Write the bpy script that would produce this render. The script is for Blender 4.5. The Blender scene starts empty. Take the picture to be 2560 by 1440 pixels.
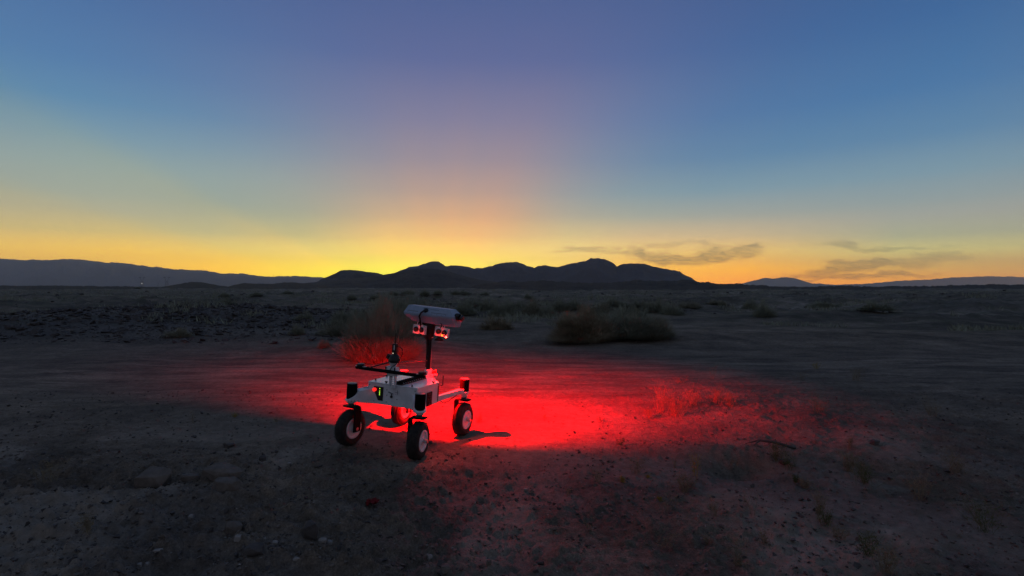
import bpy, bmesh, math, random
import numpy as np
from mathutils import Matrix, Vector

# ------------------------------------------------------------------ scene, camera, sky, exposure
S = bpy.context.scene
C = S.collection
S.render.resolution_x, S.render.resolution_y = 1024, 576
FPX = 1331.0                      # focal length in photo pixels (2560 wide)
EYE = 1.5
cam_d = bpy.data.cameras.new('camera')
cam = bpy.data.objects.new('camera', cam_d); C.objects.link(cam)
cam.location = (0, 0, EYE); cam.rotation_euler = (math.radians(90), 0, 0)
cam_d.sensor_width = 36.0; cam_d.lens = FPX / 2560 * 36.0
cam_d.shift_y = -5.0 / 2560
cam_d.clip_start = 0.05; cam_d.clip_end = 60000
S.camera = cam
S.view_settings.view_transform = 'Standard'
S.view_settings.look = 'None'
S.view_settings.exposure = 0.0
S.view_settings.gamma = 1.0
S.view_settings.use_curve_mapping = False
HAZE_DENSITY = 1.2e-4
HAZE_TOP = 400.0
SKY_GAIN = 1.0
LAMP_FILL = .8
LAMP_BASE = 1.0
LAMP_SPOT = 4200.0
LAMP_WASH = 52.0


def lin(c):
    c = np.array(c, float) / 255
    return tuple(np.where(c <= .04045, c / 12.92, ((c + .055) / 1.055) ** 2.4))


def build_world():
    w = bpy.data.worlds.new('World'); S.world = w; w.use_nodes = True
    nt = w.node_tree; N = nt.nodes; L = nt.links
    N.clear()

    def nd(t, **k):
        n = N.new(t)
        for a, b in k.items(): setattr(n, a, b)
        return n

    def mth(op, a, b=None, c=None, clamp=False):
        n = nd('ShaderNodeMath', operation=op); n.use_clamp = clamp
        for i, q in enumerate((a, b, c)):
            if q is None: continue
            if isinstance(q, (int, float)): n.inputs[i].default_value = q
            else: L.new(q, n.inputs[i])
        return n.outputs[0]

    def smap(v, a, b, interp='LINEAR', lo=0.0, hi=1.0):
        n = nd('ShaderNodeMapRange', interpolation_type=interp)
        L.new(v, n.inputs[0])
        n.inputs[1].default_value = a; n.inputs[2].default_value = b
        n.inputs[3].default_value = lo; n.inputs[4].default_value = hi
        return n.outputs[0]

    def mix(f, a, b, bt='MIX'):
        n = nd('ShaderNodeMix', data_type='RGBA', blend_type=bt)
        if isinstance(f, (int, float)): n.inputs[0].default_value = f
        else: L.new(f, n.inputs[0])
        for i, q in ((6, a), (7, b)):
            if isinstance(q, tuple): n.inputs[i].default_value = q + (1,)
            else: L.new(q, n.inputs[i])
        return n.outputs[2]

    tc = nd('ShaderNodeTexCoord')
    sp = nd('ShaderNodeSeparateXYZ'); L.new(tc.outputs['Generated'], sp.inputs[0])
    x, y, z = sp.outputs
    el = mth('DEGREES', mth('ARCSINE', z)) if False else mth('MULTIPLY', mth('ARCSINE', z), 57.29578)
    az = mth('MULTIPLY', mth('ARCTAN2', x, y), 57.29578)
    # dusk colours sampled at several azimuths: (height row in the view, sRGB)
    cols = {
        320: [(0, 68, 102, 150), (150, 74, 115, 160), (260, 82, 124, 166), (340, 98, 137, 168), (410, 128, 152, 165), (470, 148, 162, 158), (530, 168, 167, 146), (585, 200, 180, 122), (625, 230, 188, 98), (660, 244, 190, 84)],
        520: [(0, 72, 102, 150), (150, 82, 116, 160), (300, 98, 127, 166), (400, 112, 140, 170), (470, 128, 154, 162), (530, 158, 166, 150), (580, 188, 178, 134), (625, 224, 192, 110), (655, 248, 198, 84), (680, 252, 196, 76)],
        760: [(0, 75, 101, 149), (150, 90, 112, 158), (300, 112, 129, 163), (400, 130, 144, 163), (480, 148, 156, 156), (540, 166, 167, 145), (590, 200, 184, 130), (630, 232, 204, 118), (660, 254, 216, 92), (690, 255, 226, 74)],
        980: [(0, 80, 99, 147), (150, 95, 108, 154), (300, 125, 129, 158), (400, 150, 145, 154), (480, 176, 159, 146), (540, 206, 174, 136), (590, 236, 194, 124), (630, 252, 212, 112), (660, 255, 232, 100), (690, 255, 246, 88)],
        1130: [(0, 82, 98, 146), (150, 96, 105, 152), (300, 130, 126, 155), (400, 153, 141, 151), (480, 180, 155, 143), (540, 214, 170, 132), (590, 238, 188, 124), (630, 254, 210, 116), (655, 255, 228, 104), (690, 255, 240, 92)],
        1280: [(0, 80, 96, 144), (150, 94, 103, 150), (300, 126, 123, 154), (400, 150, 138, 150), (480, 178, 150, 142), (540, 206, 166, 134), (590, 228, 186, 130), (625, 246, 206, 124), (660, 255, 220, 108), (700, 255, 226, 96)],
        1420: [(0, 78, 96, 146), (150, 90, 104, 152), (300, 112, 122, 158), (400, 134, 138, 160), (480, 152, 157, 158), (540, 182, 170, 150), (590, 214, 190, 138), (630, 240, 205, 128), (670, 252, 210, 108), (700, 255, 208, 96)],
        1600: [(0, 74, 98, 147), (150, 82, 106, 156), (300, 94, 122, 162), (400, 110, 137, 166), (480, 134, 155, 164), (540, 164, 166, 154), (590, 206, 180, 140), (630, 234, 194, 122), (670, 250, 188, 88), (700, 252, 176, 70)],
        1860: [(0, 61, 97, 146), (150, 66, 105, 156), (300, 78, 118, 162), (400, 96, 132, 165), (480, 124, 150, 164), (540, 158, 160, 152), (590, 196, 174, 138), (630, 226, 184, 112), (670, 250, 178, 76), (710, 252, 158, 58)],
        2240: [(0, 54, 90, 138), (150, 60, 102, 150), (300, 74, 116, 160), (400, 92, 130, 162), (480, 118, 146, 160), (540, 148, 156, 152), (590, 164, 164, 138), (630, 190, 178, 122), (670, 216, 170, 96), (705, 238, 158, 74)],
    }

    def ramp(stops):
        cr = nd('ShaderNodeValToRGB'); r = cr.color_ramp
        r.interpolation = 'LINEAR'
        stops = sorted(stops)
        while len(r.elements) < len(stops): r.elements.new(0.5)
        for e, (p, c) in zip(r.elements, stops):
            e.position = p; e.color = tuple(c) + (1,)
        L.new(elt, cr.inputs[0])
        return cr.outputs[0]
    # the air between here and the sky dims it; the sky beyond is that much brighter
    AIR = np.array((.075, .085, .125))
    def through_air(c, e):
        Lp = 8000.0 if e <= 0.5 else min(8000.0, (HAZE_TOP - EYE) / math.sin(math.radians(e)))
        T = math.exp(-HAZE_DENSITY * Lp)
        return tuple(np.maximum((np.array(c) - AIR * (1 - T)) / T, .002) / 8.0)
    elt = mth('MULTIPLY', mth('ADD', el, 5.0), 1 / 95.0)      # -5..90 degrees -> 0..1
    zen = lin((80, 96, 124))
    def colramp(px, rows):
        a = math.atan((px - 1280) / FPX)
        st = []
        for py, r, g, b in rows:
            e = math.degrees(math.atan((715 - py) / FPX * math.cos(a)))
            st.append(((e + 5) / 95, through_air(lin((r, g, b)), e)))
        top = np.array(lin(rows[0][1:]))
        st.append(((48 + 5) / 95, through_air(top * .5 + np.array(zen) * .5, 48)))
        st.append((1.0, through_air(zen, 90)))
        return math.degrees(a), ramp(st)
    rs = [colramp(k, v) for k, v in sorted(cols.items())]
    anti = ramp([((e + 5) / 95, through_air(lin(c), e)) for e, c in ((0, (104, 112, 130)), (7, (130, 124, 134)), (14, (122, 122, 136)), (32, (98, 110, 132)), (90, (80, 96, 124)))])
    out = rs[0][1]
    out = mix(smap(az, -115, rs[0][0]), anti, out)
    for i in range(1, len(rs)):
        out = mix(smap(az, rs[i - 1][0], rs[i][0]), out, rs[i][1])
    out = mix(smap(az, rs[-1][0], 115), out, anti)
    # crepuscular rays fanning from the set sun behind the hills: a wide mauve sector between bluer flanks
    ax, ae = -8.0, -3.0
    dx = mth('SUBTRACT', az, ax); de = mth('SUBTRACT', el, ae)
    th = mth('MULTIPLY', mth('ARCTAN2', de, mth('MULTIPLY', dx, -1)), 57.29578)   # 0 = left, 90 = up, 180 = right
    sideL = [(0, 67, 101, 150), (150, 74, 114, 160), (260, 82, 124, 166), (340, 96, 137, 168), (410, 124, 152, 165), (470, 146, 162, 158), (530, 164, 167, 146), (585, 200, 180, 122), (660, 250, 196, 84)]
    sideR = [(0, 56, 92, 141), (150, 62, 103, 152), (300, 76, 118, 162), (400, 95, 132, 164), (480, 124, 150, 163), (540, 156, 160, 152), (590, 196, 174, 138), (630, 226, 184, 112), (700, 250, 170, 70)]
    cen = [(0, 82, 99, 146), (150, 96, 107, 152), (300, 130, 127, 155), (400, 154, 141, 151), (480, 182, 155, 143), (540, 212, 170, 133), (590, 238, 190, 124), (660, 255, 220, 104)]
    sL = colramp(1000, sideL)[1]; sR = colramp(1700, sideR)[1]; sC = colramp(1130, cen)[1]
    side = mix(smap(az, -25, 20), sL, sR)
    wr = nd('ShaderNodeValToRGB'); L.new(mth('MULTIPLY', th, 1 / 180.0), wr.inputs[0])
    wp = [(27, 0), (30, .02), (40, .16), (50, .36), (62, .62), (74, .84), (86, .97), (98, 1), (110, .97), (119, .86), (127, .69), (134, .49), (141, .28), (147, .12), (155, .02), (166, 0)]
    while len(wr.color_ramp.elements) < len(wp): wr.color_ramp.elements.new(.5)
    for e, (p, v) in zip(wr.color_ramp.elements, wp): e.position = p / 180; e.color = (v, v, v, 1)
    fan = mix(wr.outputs[0], side, sC)
    fan = mix(smap(mth('ABSOLUTE', az), 40, 115), fan, anti)
    out = mix(smap(el, 4.0, 11.0, 'SMOOTHSTEP'), out, fan)
    rc = nd('ShaderNodeValToRGB'); L.new(mth('MULTIPLY', th, 1 / 180.0), rc.inputs[0])
    pts = [(0, 1, 1, 1), (10, 1.03, 1.01, .97), (16, 1.05, 1.02, .95), (18.5, .975, 1.0, 1.03), (23, 1.01, 1.005, .99), (25.5, 1.045, 1.015, .96), (29.2, .94, .98, 1.03), (35, .945, .985, 1.03),
           (48, .99, .99, 1.0), (60, 1.02, 1.0, .985), (70, .985, .995, 1.0), (80, 1.03, 1.0, .975), (89, .985, .99, .995), (98, 1.035, .995, .975), (105, 1.0, .985, .985), (116, 1.06, .98, .965), (127, 1.02, .985, .99), (136, .975, .99, 1.01), (150, .98, 1.0, 1.005), (180, 1, 1, 1)]
    while len(rc.color_ramp.elements) < len(pts): rc.color_ramp.elements.new(.5)
    for e, (p, r_, g_, b_) in zip(rc.color_ramp.elements, pts):
        e.position = p / 180; e.color = (r_ / 2, g_ / 2, b_ / 2, 1)
    fade = mth('MULTIPLY', smap(el, 34, 12, 'SMOOTHSTEP'), smap(mth('ABSOLUTE', az), 75, 45, 'SMOOTHSTEP'))
    ray = mix(1.0, rc.outputs[0], (2.0, 2.0, 2.0), 'MULTIPLY')
    out = mix(fade, out, mix(1.0, out, ray, 'MULTIPLY'))
    # thin wisps of cloud low in the west
    yy = mth('MAXIMUM', y, 0.05)
    X = mth('DIVIDE', x, yy); Z = mth('DIVIDE', z, yy)
    cv = nd('ShaderNodeCombineXYZ'); L.new(X, cv.inputs[0]); L.new(Z, cv.inputs[1])
    def noise(sx, sy, sc, det, dist, rot=0.0, seed=0.0):
        m = nd('ShaderNodeMapping'); L.new(cv.outputs[0], m.inputs[0])
        m.inputs['Rotation'].default_value = (0, 0, rot); m.inputs['Scale'].default_value = (sx, sy, 1)
        m.inputs['Location'].default_value = (seed, seed * .7, 0)
        n = nd('ShaderNodeTexNoise'); L.new(m.outputs[0], n.inputs['Vector'])
        n.inputs['Scale'].default_value = sc; n.inputs['Detail'].default_value = det
        n.inputs['Distortion'].default_value = dist; n.inputs['Roughness'].default_value = .6
        return n.outputs[0]
    n1 = noise(1, 3.2, 14, 7, 1.6, 0.0, 3.1)
    n2 = noise(1, 5.5, 9, 6, 1.2, -0.22, 7.7)
    warp = noise(1, 2, 10, 3, 0.5, 0, 1.3)
    wz = mth('MULTIPLY', mth('SUBTRACT', warp, .5), .05)
    def blob(px, py, rx, ry, rot, amt, nz, lo, hi):
        cx, cz = (px - 1280) / FPX, (715 - py) / FPX
        dX = mth('SUBTRACT', X, cx); dZ = mth('ADD', mth('SUBTRACT', Z, cz), wz)
        c, s = math.cos(rot), math.sin(rot)
        a = mth('MULTIPLY', mth('ADD', mth('MULTIPLY', dX, c), mth('MULTIPLY', dZ, s)), FPX / rx)
        b = mth('MULTIPLY', mth('SUBTRACT', mth('MULTIPLY', dZ, c), mth('MULTIPLY', dX, s)), FPX / ry)
        d = mth('ADD', mth('MULTIPLY', a, a), mth('MULTIPLY', b, b))
        g = mth('POWER', 2.718, mth('MULTIPLY', d, -1.0))
        # the noise threshold loosens towards the middle of each wisp
        v = smap(mth('ADD', nz, mth('MULTIPLY', g, .48)), lo + .03, hi + .0, 'SMOOTHSTEP')
        return mth('MULTIPLY', mth('MULTIPLY', v, amt), smap(g, .02, .5, 'SMOOTHSTEP'))
    fib = smap(noise(1, 7, 26, 10, 2.2, -.12, 5.5), .36, .66)
    bl = [blob(1665, 646, 120, 20, -.12, 1.0, n1, .55, .92), blob(1775, 640, 70, 26, .2, 1.0, n1, .55, .9),
          blob(1845, 628, 120, 15, .14, .85, n1, .6, .95), blob(1470, 628, 110, 9, -.08, .7, n2, .6, .95),
          blob(1740, 612, 170, 9, -.03, .45, n1, .6, .95),
          blob(2100, 672, 190, 15, .13, .95, n2, .55, .9), blob(2150, 690, 190, 10, .05, .9, n2, .52, .88),
          blob(2200, 620, 180, 10, -.03, .6, n2, .58, .95), blob(2300, 650, 160, 14, .1, .6, n2, .55, .9),
          blob(1255, 652, 60, 5, -.05, .35, n2, .5, .9)]
    tot = bl[0]
    for b in bl[1:]: tot = mth('MAXIMUM', tot, b)
    tot = mth('MULTIPLY', mth('MULTIPLY', tot, smap(fib, 0, 1, 'LINEAR', .40, 1.0)), smap(y, .05, .2), clamp=True)
    cloudcol = mix(1.0, out, (.34, .37, .52), 'MULTIPLY')
    out = mix(tot, out, cloudcol)
    # one planet above the glow
    dX = mth('SUBTRACT', X, (961 - 1280) / FPX); dZ = mth('SUBTRACT', Z, (715 - 492) / FPX)
    dd = mth('ADD', mth('MULTIPLY', dX, dX), mth('MULTIPLY', dZ, dZ))
    st = mth('MULTIPLY', mth('LESS_THAN', dd, .00085 ** 2), mth('GREATER_THAN', y, 0))
    out = mix(mth('MULTIPLY', st, .35), out, (.12, .12, .12))
    bg = nd('ShaderNodeBackground'); L.new(out, bg.inputs[0]); bg.inputs[1].default_value = SKY_GAIN * 8.0
    o = nd('ShaderNodeOutputWorld'); L.new(bg.outputs[0], o.inputs[0])


build_world()


# ------------------------------------------------------------------ materials
def material(name, col, rough=.9, spec=.3, metal=0.0, noise=None, bump=None, emit=None, obj_coord=True, trans=0.0, col2=None, coat=0.0):
    m = bpy.data.materials.new(name); m.use_nodes = True
    nt = m.node_tree; N = nt.nodes; L = nt.links
    b = N['Principled BSDF']
    b.inputs['Base Color'].default_value = tuple(col) + (1,)
    b.inputs['Roughness'].default_value = rough
    b.inputs['Metallic'].default_value = metal
    b.inputs['Specular IOR Level'].default_value = spec
    b.inputs['Coat Weight'].default_value = coat
    tc = N.new('ShaderNodeTexCoord')
    src = tc.outputs['Object'] if obj_coord else tc.outputs['Generated']
    if noise:
        sc, amt, det = noise
        n = N.new('ShaderNodeTexNoise'); n.inputs['Scale'].default_value = sc; n.inputs['Detail'].default_value = det
        n.inputs['Roughness'].default_value = .65
        L.new(src, n.inputs['Vector'])
        r = N.new('ShaderNodeMapRange'); L.new(n.outputs[0], r.inputs[0]); r.inputs[1].default_value = .35; r.inputs[2].default_value = .68
        mx = N.new('ShaderNodeMix'); mx.data_type = 'RGBA'; L.new(r.outputs[0], mx.inputs[0])
        c2 = col2 if col2 else tuple(c * (1 - amt) for c in col)
        mx.inputs[6].default_value = tuple(c2) + (1,); mx.inputs[7].default_value = tuple(col) + (1,)
        L.new(mx.outputs[2], b.inputs['Base Color'])
    if bump:
        sc, st = bump
        n = N.new('ShaderNodeTexNoise'); n.inputs['Scale'].default_value = sc; n.inputs['Detail'].default_value = 5
        L.new(src, n.inputs['Vector'])
        bp = N.new('ShaderNodeBump'); bp.inputs['Strength'].default_value = st; bp.inputs['Distance'].default_value = .01
        L.new(n.outputs[0], bp.inputs['Height']); L.new(bp.outputs[0], b.inputs['Normal'])
    if emit:
        b.inputs['Emission Color'].default_value = tuple(emit[0]) + (1,); b.inputs['Emission Strength'].default_value = emit[1]
    return m


def ground_material():
    m = bpy.data.materials.new('desert_soil'); m.use_nodes = True
    nt = m.node_tree; N = nt.nodes; L = nt.links
    b = N['Principled BSDF']; b.inputs['Roughness'].default_value = .95; b.inputs['Specular IOR Level'].default_value = .15
    geo = N.new('ShaderNodeNewGeometry')
    def tex(scale, det, rough=.6, dist=0.0, sx=1, sy=1):
        mp = N.new('ShaderNodeMapping'); L.new(geo.outputs['Position'], mp.inputs[0]); mp.inputs['Scale'].default_value = (sx, sy, 1)
        n = N.new('ShaderNodeTexNoise'); n.inputs['Scale'].default_value = scale; n.inputs['Detail'].default_value = det
        n.inputs['Roughness'].default_value = rough; n.inputs['Distortion'].default_value = dist
        L.new(mp.outputs[0], n.inputs['Vector']); return n.outputs[0]
    def rng(v, a, b2, lo=0., hi=1.):
        r = N.new('ShaderNodeMapRange'); L.new(v, r.inputs[0]); r.inputs[1].default_value = a; r.inputs[2].default_value = b2
        r.inputs[3].default_value = lo; r.inputs[4].default_value = hi; return r.outputs[0]
    def mix(f, a, c, bt='MIX'):
        mx = N.new('ShaderNodeMix'); mx.data_type = 'RGBA'; mx.blend_type = bt
        if isinstance(f, float): mx.inputs[0].default_value = f
        else: L.new(f, mx.inputs[0])
        for i, q in ((6, a), (7, c)):
            if isinstance(q, tuple): mx.inputs[i].default_value = q + (1,)
            else: L.new(q, mx.inputs[i])
        return mx.outputs[2]
    at = N.new('ShaderNodeAttribute'); at.attribute_name = 'soil'    # r: pale dust, g: dark gravel, b: green growth
    sr = N.new('ShaderNodeSeparateColor'); L.new(at.outputs['Color'], sr.inputs[0])
    pale, gravel, green = sr.outputs
    big = tex(.9, 8, .62, .3); fine = tex(14, 8, .7); grit = tex(90, 4, .7); far = tex(.05, 6, .6, .6, 1, 2.2)
    c = mix(rng(big, .36, .66), (.15, .126, .098), (.42, .345, .262))
    c = mix(rng(fine, .33, .68), mix(1.0, c, (.46, .45, .45), 'MULTIPLY'), c)
    c = mix(rng(grit, .3, .7), mix(1.0, c, (.5, .5, .52), 'MULTIPLY'), mix(1.0, c, (1.35, 1.32, 1.28), 'MULTIPLY'))
    c = mix(pale, c, mix(rng(fine, .3, .7), (.30, .256, .205), (.48, .41, .33)))
    c = mix(gravel, c, mix(rng(fine, .35, .65), (.075, .068, .064), (.18, .165, .152)))
    c = mix(rng(far, .4, .62, 0., .45), c, (.10, .088, .07))
    gf = N.new('ShaderNodeMath'); gf.operation = 'MULTIPLY'; L.new(green, gf.inputs[0]); L.new(rng(tex(1.7, 6, .7), .42, .6), gf.inputs[1])
    c = mix(gf.outputs[0], c, (.10, .105, .06))
    streak = tex(2.6, 7, .62, 1.1, .17, 1.0); band = tex(.32, 7, .62, .6, .28, 1.0)
    ws = N.new('ShaderNodeMath'); ws.operation = 'MULTIPLY'; L.new(at.outputs['Alpha'], ws.inputs[0]); L.new(rng(streak, .62, .40), ws.inputs[1])
    c = mix(ws.outputs[0], c, mix(1.0, c, (.50, .50, .53), 'MULTIPLY'))
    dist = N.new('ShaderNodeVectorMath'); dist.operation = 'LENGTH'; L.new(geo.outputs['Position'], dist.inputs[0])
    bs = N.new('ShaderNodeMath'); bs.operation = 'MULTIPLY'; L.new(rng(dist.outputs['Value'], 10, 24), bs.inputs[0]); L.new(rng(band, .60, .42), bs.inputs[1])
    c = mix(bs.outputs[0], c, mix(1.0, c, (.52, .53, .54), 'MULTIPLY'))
    # scattered pale stones and flecks
    vo = N.new('ShaderNodeTexVoronoi'); vo.inputs['Scale'].default_value = 16; L.new(geo.outputs['Position'], vo.inputs['Vector'])
    fl = rng(vo.outputs['Distance'], .10, .06)
    sel = N.new('ShaderNodeSeparateColor'); L.new(vo.outputs['Color'], sel.inputs[0])
    ss = N.new('ShaderNodeMath'); ss.operation = 'MULTIPLY'; L.new(fl, ss.inputs[0]); L.new(rng(sel.outputs[0], .86, .9), ss.inputs[1])
    c = mix(ss.outputs[0], c, (.36, .33, .29))
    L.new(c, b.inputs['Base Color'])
    bh = N.new('ShaderNodeMath'); bh.operation = 'ADD'
    m1 = N.new('ShaderNodeMath'); m1.operation = 'MULTIPLY'; L.new(tex(38, 7, .72), m1.inputs[0]); m1.inputs[1].default_value = .05
    m2 = N.new('ShaderNodeMath'); m2.operation = 'MULTIPLY'; L.new(tex(150, 3, .7), m2.inputs[0]); m2.inputs[1].default_value = .016
    L.new(m1.outputs[0], bh.inputs[0]); L.new(m2.outputs[0], bh.inputs[1])
    bp = N.new('ShaderNodeBump'); bp.inputs['Strength'].default_value = .9; bp.inputs['Distance'].default_value = 1.0
    L.new(bh.outputs[0], bp.inputs['Height']); L.new(bp.outputs[0], b.inputs['Normal'])
    return m


M = {}
M['soil'] = ground_material()
M['hill'] = material('dry_hillside', (.085, .066, .052), .95, .1, noise=(.02, .4, 7))
M['hill_dark'] = material('dark_rocky_hillside', (.055, .048, .038), .95, .1, noise=(.12, .6, 9))
M['mountain'] = material('bare_mountain_rock', (.07, .06, .058), .95, .1, noise=(.004, .4, 6))
M['rock'] = material('grey_brown_rock', (.155, .132, .112), .9, .2, noise=(9, .5, 8), bump=(40, .6))
M['rock_dark'] = material('dark_rock', (.085, .075, .07), .85, .25, noise=(9, .5, 8), bump=(40, .6))
M['rock_pale'] = material('pale_stone', (.27, .25, .23), .85, .3, noise=(14, .4, 6), bump=(50, .4))
M['shrub'] = material('shrub_stems', (.27, .26, .19), .85, .1, noise=(3, .5, 4), col2=(.18, .175, .125))
M['shrub_green'] = material('green_shrub_stems', (.27, .285, .205), .85, .1, noise=(3, .5, 4), col2=(.15, .16, .12))
M['shrub_straw'] = material('straw_shrub_stems', (.36, .31, .21), .85, .1, noise=(3, .5, 4), col2=(.10, .08, .045))
M['weed'] = material('dry_weed', (.27, .22, .135), .85, .1, noise=(25, .5, 3), col2=(.13, .105, .07))
M['weed_yellow'] = material('yellow_weed', (.34, .25, .05), .85, .1, noise=(25, .5, 3), col2=(.16, .13, .04))
M['weed_green'] = material('green_weed', (.12, .13, .05), .85, .1, noise=(25, .5, 3), col2=(.06, .07, .03))
M['white'] = material('white_painted_metal', (.66, .66, .68), .42, .5, noise=(9, .25, 7), bump=(30, .03))
M['housing'] = material('pale_blue_grey_housing', (.25, .30, .38), .5, .4, noise=(14, .15, 5))
M['lid'] = material('glossy_white_lid', (.80, .80, .81), .20, .9, noise=(10, .10, 5))
M['black'] = material('black_plastic', (.007, .007, .008), .45, .35, noise=(30, .3, 4))
M['motor'] = material('matte_black_motor_cover', (.003, .003, .0035), .8, .04)
M['blackmetal'] = material('black_powder_coat', (.006, .006, .007), .75, .06, noise=(30, .3, 4), bump=(90, .05))
M['pole'] = material('black_carbon_tube', (.010, .010, .012), .3, .3)
M['steel'] = material('brushed_steel', (.55, .54, .53), .3, .5, metal=1.0)
M['tyre'] = material('dusty_rubber', (.011, .0105, .0105), .8, .2, noise=(28, .4, 7), col2=(.034, .029, .026), bump=(60, .5))
M['grille'] = material('dark_grille', (.03, .03, .032), .5, .4)
M['glass'] = material('dark_lens_glass', (.004, .004, .006), .06, .8)
M['label'] = material('grey_label', (.45, .46, .48), .5, .4)
M['cap'] = material('grey_cap', (.13, .135, .15), .4, .4)
M['button'] = material('red_lit_button', (.6, .02, .01), .3, .5, emit=((1, .02, .015), 1.2))
M['led'] = material('green_led', (.3, .6, .05), .3, .5, emit=((.55, 1.0, .06), 1.6))
M['led_amber'] = material('amber_led', (.6, .3, .05), .3, .5, emit=((1.0, .32, .02), 2.5))
M['led_white'] = material('white_led', (.8, .8, .7), .3, .5, emit=((1, .85, .6), 1.0))
M['beacon'] = material('red_lamp_lens', (.5, .0, .0), .3, .5, emit=((1, 0, 0), 6.0))
M['scrap'] = material('dark_red_fabric', (.16, .006, .008), .8, .2, noise=(20, .5, 3))
M['pylon'] = material('galvanised_steel', (.12, .12, .125), .6, .3)
M['farlamp'] = material('distant_lamp', (.8, .8, .8), .3, .5, emit=((1, .9, .75), .5))


# ------------------------------------------------------------------ numpy noise and terrain
def _hash(ix, iy, seed):
    h = (ix.astype(np.int64) * 374761393 + iy.astype(np.int64) * 668265263 + seed * 1442695041) & 0xffffffff
    h = ((h ^ (h >> 13)) * 1274126177) & 0xffffffff
    return ((h ^ (h >> 16)) & 0xffff) / 65535.0


def vnoise(x, y, seed=0):
    ix = np.floor(x); iy = np.floor(y); fx = x - ix; fy = y - iy
    fx = fx * fx * fx * (fx * (fx * 6 - 15) + 10); fy = fy * fy * fy * (fy * (fy * 6 - 15) + 10)
    a = _hash(ix, iy, seed); b = _hash(ix + 1, iy, seed); c = _hash(ix, iy + 1, seed); d = _hash(ix + 1, iy + 1, seed)
    return (a + (b - a) * fx) * (1 - fy) + (c + (d - c) * fx) * fy


def fbm(x, y, scale, octs, seed=0, gain=.5, ridged=False):
    s = 0; a = 1; t = 0
    ca, sa = math.cos(.6), math.sin(.6)
    x = x / scale; y = y / scale
    for o in range(octs):
        n = vnoise(x, y, seed + o * 17)
        n = 1 - np.abs(2 * n - 1) if ridged else n
        s = s + a * (n - .5); t += a; a *= gain
        x, y = (x * ca - y * sa) * 2.03 + 11.3, (x * sa + y * ca) * 2.03 - 5.7
    return s / t


def sst(a, b, v):
    t = np.clip((v - a) / (b - a), 0, 1); return t * t * (3 - 2 * t)


def gauss(x, y, cx, cy, rx, ry, rot=0):
    c, s = math.cos(rot), math.sin(rot); dx = x - cx; dy = y - cy
    a = (dx * c + dy * s) / rx; b = (dy * c - dx * s) / ry
    return np.exp(-(a * a + b * b))


def at_px(px, py, h=0.0):
    """world point of a ground spot at height h seen at photo pixel"""
    y = FPX * (EYE - h) / (py - 715); return (px - 1280) / FPX * y, y


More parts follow.
